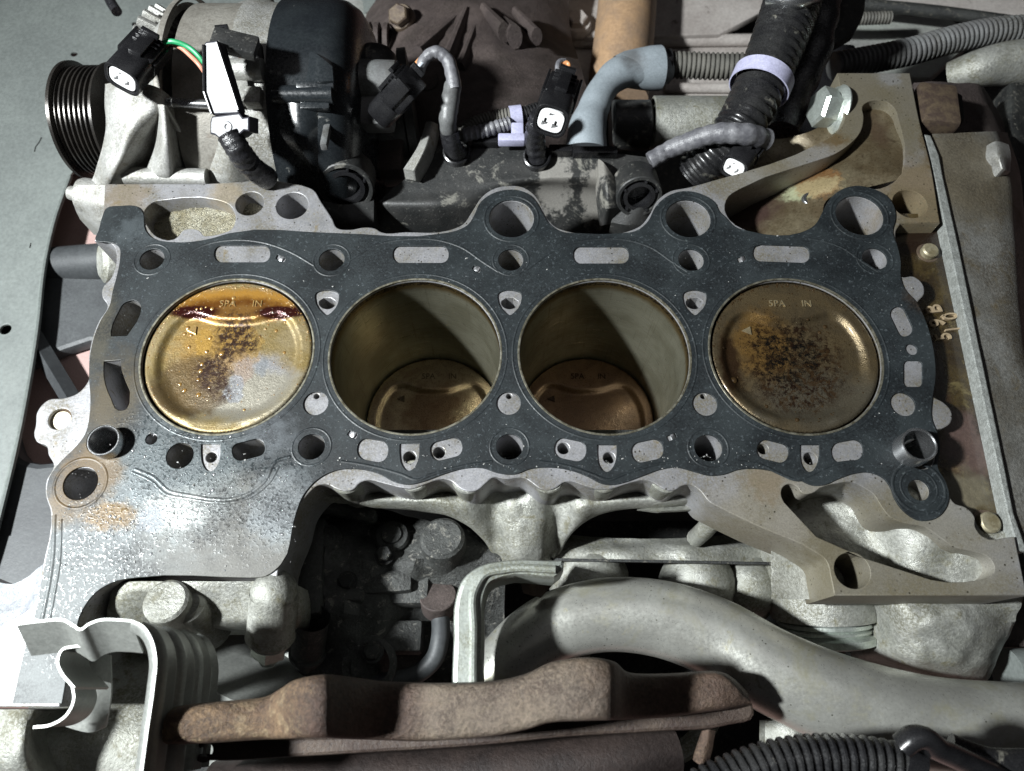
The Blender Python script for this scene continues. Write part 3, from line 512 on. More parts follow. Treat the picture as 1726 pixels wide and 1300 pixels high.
def ringpts(c, r, a0=0, a1=360, n=40):
    out = []
    for k in range(n+1):
        a = R(a0+(a1-a0)*k/n); out.append(V((c.x+r*math.cos(a), c.y+r*math.sin(a), 0)))
    return out
def bead_mm(P, r=.6, hgt=.2):
    m = MB(); n = len(P); rings = []
    for i, p in enumerate(P):
        t = (P[min(i+1, n-1)]-P[max(i-1, 0)]); t.z = 0; t.normalize(); s_ = V((-t.y, t.x, 0))
        rings.append([p+s_*(r*a)+V((0, 0, hgt*h+.01)) for a, h in ((-1, -.05), (-.5, .75), (0, 1), (.5, .75), (1, -.05))])
    m.strip(rings, close=False); build(m, 'embossed_bead', M['gasket'], gasket)
for b in BORES: bead_mm(ringpts(b, BR+2.6, n=90), .5, .16)
for x, y, r in BOLT: c = W(x, y); bead_mm(ringpts(c, r*mmpx(x, y)+2.6, n=40), .5, .16)
for x, y, r in BIG: c = W(x, y); bead_mm(ringpts(c, r*mmpx(x, y)+2.2, n=48), .6, .22)
c = W(1549, 822); bead_mm(ringpts(c, 10.6, n=44), .7, .2); bead_mm(ringpts(c, 7.4, n=44), .5, .14)
c = W(135.6, 814.6); bead_mm(ringpts(c, 10.6, n=44), .7, .22)
bead([(227, 791), (259, 805), (285, 828), (311, 834), (422, 831), (448, 809), (464, 779), (490, 770)], .9, hgt=.35)
bead([(222, 796), (254, 811), (281, 834), (311, 840), (424, 837), (455, 812), (470, 786)], .7, hgt=.3)
bead([(92, 868), (88, 950), (78, 1010), (60, 1090)], .9, hgt=.35); bead([(103, 875), (100, 950), (90, 1010), (75, 1090)], .7, hgt=.3)
for cx_ in (700, 1019, 1340):
    bead([(cx_+a, b_) for a, b_ in ((-136, 459), (-108, 438), (-68, 414), (-20, 404), (40, 405), (80, 418), (112, 440), (140, 458))], .6)
bead([(295, 445), (340, 415), (385, 405), (440, 408), (490, 425), (530, 448)], .6)
for x0, x1 in ((575, 830), (910, 1140), (1245, 1440)):
    xm = (x0+x1)/2; bead([(x0, 778), (x0+35, 783), (xm-25, 800), (xm, 809), (xm+25, 800), (x1-35, 783), (x1, 778)], .7, hgt=.25)
# grey sheet faces inside the covered ports
for x, y, hw, hh, a in NOTCH:
    m = MB(); c = W(x+2, y, -.4); m.box((c.x, c.y, -.35), (1.8, 2.6, .9), (12, 0, a), .2); build(m, 'window_tab', M['steel'], gasket)
m = MB()
for p in port_specs[:10]+[port_specs[12]]:
    pass
# loose white flakes and droplets lying on the gasket
fl = MB(); rnd = random.Random(3)
def inside(p):
    for b in BORES:
        if (V((p.x, p.y, 0))-b).length < BR+1: return False
    return True
cnt = 0
while cnt < 520:
    if cnt < 280: x = rnd.gauss(250, 130); y = rnd.uniform(700, 980)
    else: x = rnd.uniform(180, 1580); y = rnd.uniform(395, 810)
    if cnt >= 280 and rnd.random() < .35: x = rnd.uniform(560, 1300); y = rnd.uniform(765, 800)
    p = W(x, y, 0)
    if x < 95 or x > 1570 or y > 970 or (x > 500 and y > 790) or not inside(p): continue
    s_ = rnd.uniform(.10, .30) if rnd.random() < .92 else rnd.uniform(.35, .6)
    fl.box((p.x, p.y, s_*.3), (s_*rnd.uniform(1, 2.4), s_, s_*.6), (rnd.uniform(0, 40), rnd.uniform(0, 40), rnd.uniform(0, 180)), s_*.12); cnt += 1
M['flake'] = mat('pale_flake', (.62, .62, .60), (.5, .5, .48), .5, .4, .25, bump=0)
o = build(fl, 'debris_flakes', M['flake']); tag(o, 'tiny pale metal flakes and scrapings scattered over the gasket', 'debris'); o['kind'] = 'stuff'
wd = MB(); r3 = random.Random(21)
spots = [(180, 885, 45, 22, 120), (300, 775, 110, 40, 150), (470, 810, 50, 40, 60), (230, 850, 90, 60, 90), (420, 880, 80, 60, 80), (110, 960, 25, 60, 60)]
for cx_, cy_, sx_, sy_, n_ in spots:
    for _ in range(n_):
        x = r3.gauss(cx_, sx_); y = r3.gauss(cy_, sy_)
        if x < 100 or x > 505 or y < 715 or y > 968 or math.hypot(x-173, y-742) < 34 or math.hypot(x-136, y-815) < 34 or math.hypot(x-303, y-768) < 26 or math.hypot(x-418, y-758) < 32 or math.hypot(x-355, y-771) < 26: continue
        p = W(x, y, 0)
        if not inside(p): continue
        q = r3.uniform(.14, .34) if r3.random() < .9 else r3.uniform(.35, .7); wd.ball((p.x, p.y, 0), q, (1, r3.uniform(.8, 1.2), .42), 10, 6)
wm = mat('water', (.30, .31, .32), None, .3, .5, .10, .12, bump=0)  # opaque pale base puts the sparkle of the drops into their colour
o = build(wd, 'coolant_droplets', wm); tag(o, 'coolant droplets over the left part of the gasket, sparkle put in as pale colour', 'droplets'); o['kind'] = 'stuff'
# ================================================================== PISTONS
def crown_height(x, y):
    S = lambda v: min(1, max(0, v))**2*(3-2*min(1, max(0, v)))
    k1 = S((1.03-math.hypot(x, y+1)/31.8)/.11); yt = 18.6+3.4*math.exp(-((abs(x)-19)/8)**2); kt = S((yt-y)/3.4); kb = S((y+33.5)/(9 if abs(x) < 16 else 9-min(6, (abs(x)-16)*.9)))
    h = -2.2*k1*kt*kb
    for sx in (-1, 1): h += .55*math.exp(-((math.hypot(x-sx*3, y+1)-32.2)/1.5)**2)*S((-6-y)/8)*S((abs(x)-9)/5)
    return h
def piston_mat(name, kind, b, z):
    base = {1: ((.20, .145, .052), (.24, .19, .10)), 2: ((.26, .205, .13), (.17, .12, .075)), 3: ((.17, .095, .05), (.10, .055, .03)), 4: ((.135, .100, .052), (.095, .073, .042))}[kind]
    t = NT(name); P = t.P
    def bl(dx, dy, r, soft, wob=.6, nf=.2, sx=1, sy=1): return t.blob((b.x+dx, b.y+dy, 0), r, soft, wob, nf, sx, sy)
    col = t.mix(t.ramp(t.noise(.09, 6, .65, .5), .35, .65), base[0], base[1]); ro = t.mixf(t.ramp(t.noise(1.6, 5, .7), .3, .7), .24, .42); me = .7 if kind != 1 else .45
    if kind == 1:
        k = bl(8, -14, 17, 5, .5, .12, 1.3, .9); col = t.mix(k, col, (.25, .25, .26))
        k = bl(12, -20, 16, 5, .6, .12, 1.6, .8); col = t.mix(t.ma('MULTIPLY', k, .7), col, (.27, .245, .175))
        k = bl(-8, 4, 15, 5, .7, .14, 1.2, 1.3); col = t.mix(t.ma('MULTIPLY', k, .75), col, (.30, .17, .035))
        k = bl(-16, -15, 16, 4, .5, .14); col = t.mix(t.ma('MULTIPLY', k, .85), col, (.085, .055, .024))  # lower-left shading painted into the crown colour
        for dx, dy, r, c_ in ((7, -7, 5, (.26, .20, .16)), (15, -5, 3.5, (.19, .20, .21)), (4, -16, 5, (.22, .23, .25)), (-13, 8, 5, (.34, .20, .04)), (10, 6, 5, (.30, .19, .05))): k = bl(dx, dy, r, .9, .9, .22, .8, 1.3); col = t.mix(t.ma('MULTIPLY', k, .75), col, c_)
        k = bl(0, 25.5, 13, 3, .3, .16, 2.3, .62); col = t.mix(k, col, (.40, .205, .04)); ro = t.mixf(k, ro, .18)
        k = bl(0, 23.5, 10, 4, .5, .2, 2.5, .52); col = t.mix(t.ma('MULTIPLY', k, .95), col, (.12, .042, .008)); ro = t.mixf(k, ro, .14)
        k = bl(2, 22, 6, 3, .8, .25, 2, .6); col = t.mix(t.ma('MULTIPLY', k, .5), col, (.30, .17, .05))
        for sx, dx in ((1, -19), (1, 21)):
            k = bl(dx, 21.6, 5, 1.4, .3, .2, 2.4, .62); col = t.mix(k, col, (.035, .008, .006)); ro = t.mixf(k, ro, .1)
        for dx, dy, r in ((1, 11, 8.5), (8, 6, 4), (-6, -9, 7.5), (-2, 1, 4.5), (-10, -5, 4), (0, -18, 3.4)):
            k = bl(dx, dy, r, 3.0, 1.0, .35, 1, 1.1); k = t.ma('MULTIPLY', k, t.ramp(t.noise(.30, 10, .80, .1), .42, .52)); col = t.mix(t.ma('MULTIPLY', k, t.ramp(t.noise(.9, 6, .75), .2, .5, .75, 1.0)), col, (.028, .012, .007)); ro = t.mixf(k, ro, .3)
        k = t.ma('MULTIPLY', t.ramp(t.noise(.9, 4, .7), .62, .68), .5); col = t.mix(k, col, (.38, .34, .26))
    if kind == 4:
        k = bl(10, -22, 20, 8, .5, .1, 1.5, .7); col = t.mix(t.ma('MULTIPLY', k, .75), col, (.11, .10, .075))
        k = bl(-14, 6, 13, 6, .7, .14, 1, 1.2); col = t.mix(t.ma('MULTIPLY', k, .7), col, (.24, .13, .03))
        k = bl(0, -4, 24, 5, .8, .14); k = t.ma('MULTIPLY', k, t.ramp(t.noise(.28, 10, .82, .2), .47, .57)); col = t.mix(k, col, (.022, .010, .005))
        k = bl(-2, -1, 14, 3, 1.2, .3); k = t.ma('MULTIPLY', k, t.ramp(t.noise(.36, 10, .85, .2), .45, .54)); col = t.mix(k, col, (.008, .007, .006)); ro = t.mixf(k, ro, .22)
        k = bl(-29, -4, 6, 2, .5, .3, .8, 2.6); col = t.mix(t.ma('MULTIPLY', k, .9), col, (.03, .014, .006))
        k = t.ma('MULTIPLY', bl(2, -8, 20, 4, .6, .2), t.ramp(t.noise(.16, 7, .8, 1.5), .50, .58)); col = t.mix(t.ma('MULTIPLY', k, .8), col, (.06, .032, .012))
        k = t.ramp(t.voro(.5), .22, .14); k = t.ma('MULTIPLY', k, t.ramp(t.noise(.2, 3), .5, .62)); col = t.mix(k, col, (.05, .03, .012))
    if kind in (2, 3):
        k = bl(0, 6, 16, 6, .9, .12); col = t.mix(t.ma('MULTIPLY', k, .7), col, (.09, .045, .02))
        k = t.ramp(t.noise(.5, 6, .75), .60, .64); col = t.mix(t.ma('MULTIPLY', k, .6), col, (.04, .02, .012))
    # sooty edge band
    d = t.vm('LENGTH', t.vm('MULTIPLY', t.vm('SUBTRACT', P, (b.x, b.y, 0)), (1, 1, 0)))
    d = t.ma('ADD', d, t.ma('MULTIPLY', t.noise(.9, 4, .7), 2.6)); k = t.ma('MULTIPLY', t.ramp(d, 37.3, 38.2), t.ramp(t.noise(1.4, 4, .7), .38, .55)); col = t.mix(k, col, (.02, .015, .01))
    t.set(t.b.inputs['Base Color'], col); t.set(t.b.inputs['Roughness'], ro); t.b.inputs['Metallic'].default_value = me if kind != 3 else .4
    if kind in (1, 4): t.b.inputs['Coat Weight'].default_value = .35; t.b.inputs['Coat Roughness'].default_value = .12
    bn = t.t.nodes.new('ShaderNodeBump'); bn.inputs['Strength'].default_value = .35; bn.inputs['Distance'].default_value = .0006
    h = t.ma('ADD', t.noise(1.3, 5, .7), t.ma('MULTIPLY', t.noise(.35, 3), .8)); t.l(h, bn.inputs['Height']); t.l(bn.outputs[0], t.b.inputs['Normal'])
    return t.m
PL = ['golden oily piston crown at the top of the leftmost cylinder', 'brown piston far down inside the second cylinder from the left', 'dark brown shadowed piston far down in the third cylinder', 'brown sooty piston crown at the top of the rightmost cylinder']
for i, b in enumerate(BORES):
    z = (-1.3, -84, -84, -1.2)[i]; pr = 36.9
    root = thing('piston', PL[i], 'piston', (b.x, b.y, z-40), 'pistons in the engine block')
    pm = piston_mat('piston_crown_%d' % i, i+1, b, z)
    m = MB(); rings = []; nr, ns = 44, 128
    for r_ in range(1, nr+1):
        rr = pr*r_/nr*.985; rings.append([V((b.x+rr*math.cos(2*PI*k/ns), b.y+rr*math.sin(2*PI*k/ns), z+crown_height(rr*math.cos(2*PI*k/ns), rr*math.sin(2*PI*k/ns)))) for k in range(ns)])
    rings.append([V((b.x+pr*math.cos(2*PI*k/ns), b.y+pr*math.sin(2*PI*k/ns), z-.6)) for k in range(ns)])
    rings.append([V((b.x+pr*math.cos(2*PI*k/ns), b.y+pr*math.sin(2*PI*k/ns), z-30)) for k in range(ns)])
    m.strip(rings, cap0=True); build(m, 'crown', pm, root, angle=60)
    tm = {0: (.50, .33, .13), 1: (.10, .075, .05), 2: (.06, .035, .02), 3: (.34, .28, .17)}[i]
    lm = mat('raised_letter_%d' % i, tm, None, .3, .6, .22, bump=0)
    ty = b.y+25.6
    for word, dx in (('5PA', -4.2), ('IN', 9.4)):
        build(text_mb(word, 4.7, .22, Matrix.Translation((b.x+dx, ty, z+.15)) @ Matrix.Diagonal((.98, 1.0, 1, 1))), 'raised_lettering', lm, root)
    m = MB(); a0 = V((b.x-19.5, b.y+13.0, z-1.9)); m.plate([a0+V((2.2, 2, 0)), a0+V((2.4, -2.2, 0)), a0+V((-2, -.2, 0))], z1=z-1.55, z0=z-2.6, bev=.15)
    build(m, 'arrow_mark', lm, root)
    m = MB(); m.lathe([(37.3, -4), (37.44, -4.2), (37.44, -5.6), (37.3, -5.8)], (b.x, b.y, z), (0, 0, 1), 72); build(m, 'piston_ring', M['steel'], root)
# oil droplets on the two upper pistons
def droplets(b, spots, name, label, colr):
    m = MB()
    for dx, dy, r in spots:
        zz = (-1.3 if b is BORES[0] else -1.2)+crown_height(dx, dy); m.ball((b.x+dx, b.y+dy, zz), r, (1, 1, .38), 14, 8)
    mt = mat(name+'_material', colr, None, .3, .3, .06, bump=0, coat=1.0); o = build(m, name, mt); tag(o, label, 'oil drops'); o['kind'] = 'stuff'
sp = [(-10.5, 9.5, 1.0), (-10.8, 2.5, .9), (-4, 1.6, 1.2), (-12, -3.6, .9), (-12, -7, 1.0), (-12.4, -11.2, .8), (-20, -13.5, .8), (-17.5, -16.4, 1.0), (-11, -18.5, 1.1), (-19.2, 4.8, .9), (-21.5, 14.6, 1.0), (-22.4, 11.4, .9), (-19.3, 11, .9), (-2, 29, 1.0), (-1.8, 26.7, .9), (-11, 23.2, .9), (-16, 23.2, .7), (-18, 23, .6), (19, 13, .8), (22.5, 17.5, .7), (12, 10, .6), (14, 14, .6), (24, 2, .8), (15, 16, .5), (10, -25.6, .7), (-14, 24, .5), (-7, -15, .6)]
r2 = random.Random(9)
for _ in range(130):
    a = r2.uniform(0, 2*PI); rr = 33*math.sqrt(r2.random()); sp.append((rr*math.cos(a), rr*math.sin(a), r2.uniform(.12, .34)))
for _ in range(260):
    a = R(r2.gauss(100, 48)); rr = r2.uniform(34.2, 36.4); sp.append((rr*math.cos(a), rr*math.sin(a), r2.uniform(.15, .42)))
droplets(BORES[0], sp, 'oil_droplets', 'shiny amber oil droplets scattered over the golden left piston', (.30, .17, .05))
sp = [(-28.2, -12, 1.6), (9, 18, .7), (12, -28, .5), (29, -25, .9), (14, 12, .8), (17, 15, 1.0), (20, -5, .6), (-15, -24, .8), (-3.5, -31, 1.0)]
for _ in range(170):
    a = r2.uniform(0, 2*PI); rr = 33*math.sqrt(r2.random()); sp.append((rr*math.cos(a), rr*math.sin(a), r2.uniform(.12, .4)))
for _ in range(110):
    a = R(r2.gauss(90, 45)); rr = r2.uniform(34.6, 36.5); sp.append((rr*math.cos(a), rr*math.sin(a), r2.uniform(.2, .5)))
droplets(BORES[3], sp, 'oil_droplets', 'dark brown oil droplets scattered over the sooty right piston', (.05, .03, .012))
# ================================================================== DOWELS, PORT FACES, LOOSE BOLTS
for x, y, r, hgt, tilt, lab in ((173.6, 742, 27.5, 5.5, (0, 0, 1), 'bright hollow steel dowel standing at the left end of the gasket'), (1551, 749, 30, 8.5, (0, 0, 1), 'hollow steel dowel standing at the right end of the gasket')):
    c = W(x, y, hgt); rr = r*mmpx(x, y, hgt); m = MB(); base = V((c.x, c.y, 0))
    m.lathe([(rr-1.1, -22), (rr-1.1, hgt-.5), (rr-.7, hgt), (rr-.25, hgt), (rr, hgt-.5), (rr, -20)], base, tilt, 48)
    o = build(m, 'dowel', M['steel'], loc=base); tag(o, lab, 'dowel', 'hollow dowels')
bearing = [('round_head_bolt', 1570, 420, 13.5, -5.5, 'round dull bolt head on the oily ledge near the top right'), ('round_head_bolt', 1671, 880, 18, -5, 'round dull bolt head in the lower right notch of the block')]
for nm, x, y, r, z, lab in bearing:
    c = W(x, y, z); rr = r*mmpx(x, y, z); t_ = thing(nm, lab, 'bolt', (c.x, c.y, -10), 'round head bolts')
    m = MB(); m.lathe([(.1, z+.1), (rr*.82, z), (rr, z-.7), (rr, -9.2)], (c.x, c.y, 0), (0, 0, 1), 32); build(m, 'head', M['bolt_dull'], t_)
    m = MB(); m.lathe([(rr+.2, -8.6), (rr*1.35, -8.7), (rr*1.4, -9.3)], (c.x, c.y, 0), (0, 0, 1), 32); build(m, 'washer', M['bolt_brown'], t_)
# ================================================================== BELL HOUSING (right)
bell = thing('bell_housing', 'grey cast transmission bell housing along the right edge', 'housing', tuple(W(1680, 600, -60)))
m = MB(); left = [(1557, 226), (1566, 262), (1575, 300), (1601, 420), (1636, 580), (1671, 740), (1698, 865), (1716, 930)]; right = [(1569, 228), (1583, 262), (1590, 300), (1617, 420), (1650, 580), (1684, 740), (1709, 865), (1732, 930)]
m.plate([W(x, y, -2.5) for x, y in left]+[W(x, y, -2.5) for x, y in right[::-1]], z1=-2.5, z0=-40, bev=.6); build(m, 'flange_edge', M['flange_edge'], bell)
rows = []
for (xl, yl_), xr in zip([(1575, 226), (1592, 300), (1618, 420), (1652, 580), (1686, 740), (1712, 865), (1738, 960)], (1690, 1712, 1722, 1735, 1775, 1800, 1830)):
    rows.append([(xl-4, yl_, -5), (xl+(xr-xl)*.35, yl_-2, -6.5), (xl+(xr-xl)*.75, yl_-4, -9), (xr-6, yl_-4, -16), (xr+8, yl_-2, -45), (xr-10, yl_, -110)])
m.patch = None if False else m.patch
m2 = MB(); m2.patch(rows, sub=6, amp=.7, fr=.05); build(m2, 'housing_shell', M['bell'], bell, angle=80)
m = MB(); m.patch([[(1540, 140, -26), (1570, 138, -22), (1610, 140, -24), (1650, 142, -30), (1668, 160, -48)], [(1545, 180, -24), (1580, 180, -18), (1620, 180, -22), (1660, 182, -28), (1684, 190, -46)], [(1555, 228, -22), (1590, 230, -16), (1630, 232, -20), (1680, 232, -26), (1700, 235, -44)]], skirt=30, amp=1, fr=.08); build(m, 'upper_casting', M['cast_brown'], bell)
m = MB(); c = W(1574, 188, -8); m.box((c.x, c.y, c.z), (20, 27, 14), (0, 0, -8), 2.5); build(m, 'machined_pad', M['bolt_brown'], bell)
m = MB(); c = W(1606, 190, -12); m.box((c.x, c.y, c.z+1), (7, 20, 8), (0, 0, -10), 2.5); build(m, 'recess_shade', M['hole'], bell)  # solid box; the shade of the recess is its black colour
m = MB(); m.patch([[(1664, 245, -8), (1680, 238, -5), (1700, 244, -10)], [(1666, 262, -6), (1684, 262, -1), (1704, 262, -8)], [(1672, 280, -8), (1690, 285, -3), (1703, 290, -9)]], skirt=16); build(m, 'cast_lug', M['alt_cast'], bell)
m = MB(); m.patch([[(1690, 150, -60), (1710, 140, -52), (1760, 140, -60)], [(1690, 300, -50), (1715, 300, -45), (1760, 300, -60)], [(1705, 500, -60), (1730, 500, -50), (1790, 500, -60)], [(1740, 700, -70), (1760, 700, -60), (1800, 700, -70)]], skirt=60); build(m, 'dark_flank', M['cast_dark'], bell)
# ================================================================== LARGE HEX BOLT at upper right
hb = thing('flange_bolt', 'large zinc plated flange bolt beside the upper right arm', 'bolt', tuple(W(1395, 185, -10)))
ax = V((-1, .05, .25)); c = W(1409, 187, -9)
m = MB(); m.lathe([(.1, -6), (5.5, -6), (5.5, 0), (13, 0), (13.2, .8), (12, 2.2), (9.5, 3.2)], c, ax, 40); build(m, 'flange', M['zinc'], hb)
m = MB(); m.hexa(c+ax.normalized()*3, ax, 10.5, 9, .14, .3); build(m, 'hex_head', M['zinc'], hb)
# ================================================================== ALTERNATOR
AXC = W(350, 205, -30); ay, az = AXC.y, AXC.z; kx = mmpx(350, 205, -30)
def ax_x(px): return (px-CX)*kx
def SF(px, py, off=0.0, rad=60.0):
    """point where the sight line meets the alternator's round body, lifted by off"""
    d = ray(px, py).normalized(); oy, oz = CAM.y-ay, CAM.z-az; a = d.y*d.y+d.z*d.z; b = oy*d.y+oz*d.z; c_ = oy*oy+oz*oz-(rad+off)**2
    q = b*b-a*c_; t_ = (-b-math.sqrt(max(q, 0)))/a; return CAM+d*t_
alt = thing('alternator', 'silver and black alternator with ribbed pulley at upper left', 'alternator', (ax_x(340), ay, az-60))
X = (1, 0, 0)
prof = [(6, 0), (31.5, 0), (33.5, .8), (33.5, 3), (30.5, 4.2)]
for k in range(7):
    h = 4.6+k*3.56; prof += [(31, h), (31, h+.5), (28.4, h+1.78), (31, h+3.06)]
prof += [(31, 29.8), (32.6, 30.4), (32.6, 32), (8, 32)]
px0 = ax_x(96)+13
prof = [(r_*.95, h_*.74) for r_, h_ in prof]
m = MB(); m.lathe(prof, (px0, ay, az), X, 72); build(m, 'ribbed_pulley', M['pulley'], alt, angle=25)
m = MB(); m.lathe([(.1, -1), (9, -1), (10, 0), (10, 40)], (px0, ay, az), X, 32); build(m, 'shaft', M['cast_dark'], alt)
sx0 = SF(287, 150).x; rx0 = SF(384, 150).x; cx0 = SF(448, 150).x; fx = sx0-42
SL = rx0-sx0
m = MB(); m.lathe([(14, 0), (20, 1), (25, 4), (36, 12), (50, 20), (57, 27), (60, 33), (57, 34)], (fx+3, ay, az), X, 64); build(m, 'front_bracket', M['alt_cast'], alt)
for k in range(7):
    a = R(52+k*8); m = MB(); d_ = V((0, math.cos(a), math.sin(a))); p = V((fx+26, ay, az))+d_*53
    rot = Matrix((V((1, 0, 0)), d_, V((1, 0, 0)).cross(d_))).transposed(); m.box(p, (17, 5, 3.0), rot @ Matrix.Rotation(R(-32), 3, 'Z'), .9); build(m, 'cooling_fin', M['alt_cast'], alt)
m = MB(); m.lathe([(62.5, 0), (62.8, .6), (62.8, 3.2), (62, 3.8)], (sx0-7, ay, az), X, 72); build(m, 'bracket_rim', M['stator'], alt)
m = MB(); m.lathe([(58, 0), (59.5, .5), (59.5, SL-.5), (58, SL)], (sx0, ay, az), X, 72); build(m, 'stator', M['stator'], alt)
m = MB(); m.lathe([(58, 0), (61.5, .6), (61.5, 7), (60, 11), (59, 24)], (rx0, ay, az), X, 72); build(m, 'rear_bracket', M['alt_cast'], alt)
m = MB(); m.lathe([(59.2, 0), (61.8, .4), (61.8, 26), (60.5, 32), (57, 37), (50, 41), (30, 44), (.1, 44)], (cx0, ay, az), X, 72); build(m, 'rear_cover', M['alt_cover'], alt)
# big cast mounting arms reaching down to the block
def P3(px, py, z): return W(px, py, z)
def sfp(rows): return [[SF(*p) for p in r] for r in rows]
m = MB(); m.patch(sfp([[(176, 140, 2), (200, 138, 8), (235, 140, 9), (262, 146, 8), (284, 160, 3)], [(176, 175, 3), (200, 175, 10), (232, 178, 13), (262, 184, 12), (285, 190, 4)],
    [(178, 215, 3), (200, 215, 10), (222, 215, 14), (242, 218, 11), (258, 222, 3)], [(172, 250, 3), (190, 250, 9), (208, 252, 13), (224, 255, 9), (238, 258, 2)],
    [(162, 285, 3), (178, 288, 9), (192, 290, 12), (206, 292, 8), (218, 294, 2)], [(150, 312, 2), (165, 314, 6), (180, 315, 8), (195, 316, 5), (210, 318, 1)]]), sub=6, skirt=22, amp=.7, fr=.08); build(m, 'mounting_arm', M['alt_cast'], alt, angle=70)
m = MB(); m.patch(sfp([[(256, 178, 4), (268, 176, 12), (280, 178, 12), (285, 182, 4)], [(262, 215, 4), (272, 213, 11), (283, 214, 11), (288, 218, 4)], [(258, 255, 4), (272, 256, 10), (286, 256, 10), (294, 258, 3)], [(240, 296, 3), (266, 298, 8), (288, 298, 8), (300, 298, 2)]]), sub=6, skirt=18); build(m, 'mounting_arm', M['alt_cast'], alt, angle=70)
m = MB(); m.tube([SF(212, 297, 4), SF(350, 300, 4)], 4.6, 18); build(m, 'mounting_bar', M['alt_cast'], alt)
m = MB(); m.patch(sfp([[(366, 215, 2), (384, 210, 7), (404, 212, 2)], [(364, 255, 2), (386, 255, 7), (410, 258, 2)], [(345, 305, 1), (386, 305, 5), (425, 308, 1)]]), sub=6, skirt=18, amp=.5); build(m, 'rear_lug', M['alt_cast'], alt, angle=70)
m = MB(); m.tube([SF(277, 173, 4), SF(352, 176, 4)], 2.3, 16)
for k in range(7): m.lathe([(2.2, -.3), (2.7, 0), (2.2, .3)], SF(279+k*2.2, 173, 4), X, 16)
build(m, 'through_bolt', M['steel'], alt)
m = MB(); m.box(SF(418, 92, 0), (15, 9, 5), (30, 0, 8), 1.5); build(m, 'vent_shade', M['hole'], alt)  # solid box, black colour stands in for the dark of a vent
m = MB()
for k in range(5): m.tube([SF(402+k*3, 84+k*2, 3.5), SF(405+k*3, 98+k*2, 3.5)], .8, 8)
build(m, 'copper_winding', M['copper'], alt)
m = MB(); m.tube(smooth_path([W(385, 40, 10), W(400, 20, 4), W(420, 8, -6), W(450, 2, -16)], 5, False), 5, 16, squash=.5); build(m, 'cast_strap', M['alt_cast'], alt)
m = MB(); m.tube([SF(388, 118, 3), SF(444, 118, 3)], 5.2, 18); m.box(SF(428, 165, 3), (8, 9, 6), (10, 0, 0), 1); m.box(SF(400, 150, 2), (12, 18, 5), (10, 0, 10), 2); build(m, 'cast_boss', M['alt_cast'], alt)
# details on the black cover
m = MB(); m.tube([SF(462, 160, 2), SF(562, 160, 3)], 4.4, 20); m.box(SF(532, 146, 4), (18, 4, 4), (25, 0, 0), .8); m.box(SF(532, 178, 3), (14, 5, 4), (15, 0, 0), .8); build(m, 'cover_tube', M['alt_cover'], alt)
m = MB(); m.patch(sfp([[(520, 85, 1), (535, 92, 5), (560, 112, 5)], [(512, 136, 1), (535, 138, 7), (562, 136, 7)]]), skirt=8); build(m, 'cover_wedge', M['alt_cover'], alt)
m = MB(); m.patch(sfp([[(462, 172, 1), (500, 174, 5), (538, 176, 2)], [(464, 215, 1), (505, 215, 6), (540, 215, 1)], [(490, 255, 1), (515, 258, 5), (540, 258, 1)], [(520, 288, 0), (532, 292, 3), (545, 292, 0)]]), skirt=8); build(m, 'cover_bulge', M['alt_cover'], alt)
m = MB(); m.box(SF(552, 215, 0), (3.4, 30, 4), (-10, 0, 1), 1); build(m, 'cover_rib', M['conduit_grey'], alt)
# grey rubber capped terminal and the pump body beside the alternator
pump = thing('vacuum_pump', 'grey capped pump with dark round body right of the alternator', 'pump', tuple(W(640, 200, -60)))
c0 = W(573, 140, 4); m = MB(); m.lathe([(.1, 0), (11, 0), (12, 1), (12, 29), (9, 31)], c0, (1, 0, -.05), 32); build(m, 'grey_cap', M['conduit_grey'], pump)
m = MB(); m.box(W(615, 192, -2), (31, 17, 14), (20, 0, 0), 3.5); build(m, 'cap_skirt', M['conduit_grey'], pump)
m = MB(); m.lathe([(13.2, 0), (13.6, .6), (13.6, 3), (13.2, 3.6)], c0-V((1, 0, 0)), (1, 0, -.05), 32); build(m, 'cap_collar', M['alt_cover'], pump)
c1 = W(640, 210, -55); m = MB(); m.lathe([(.1, -6), (34, -6), (37, -2), (37, 16), (41, 17), (41, 22), (30, 23), (.1, 23)], c1, (1, .15, 0), 56); build(m, 'round_body', M['plastic_dust'], pump)
m = MB(); m.patch([[(718, 205, -18), (728, 205, -15), (738, 210, -19)], [(705, 245, -14), (718, 245, -11), (728, 250, -16)], [(680, 285, -16), (697, 288, -13), (706, 292, -18)]], skirt=8); build(m, 'cast_flange', M['alt_cast'], pump)
m = MB(); m.box(W(648, 260, -40), (22, 30, 10), (0, 0, 0), 2); build(m, 'lower_web', M['cast_brown'], pump)
m = MB(); m.ball(W(628, 104, 0), 12, (1.1, .9, .7)); build(m, 'rubber_bulge', M['plastic_dust'], pump)
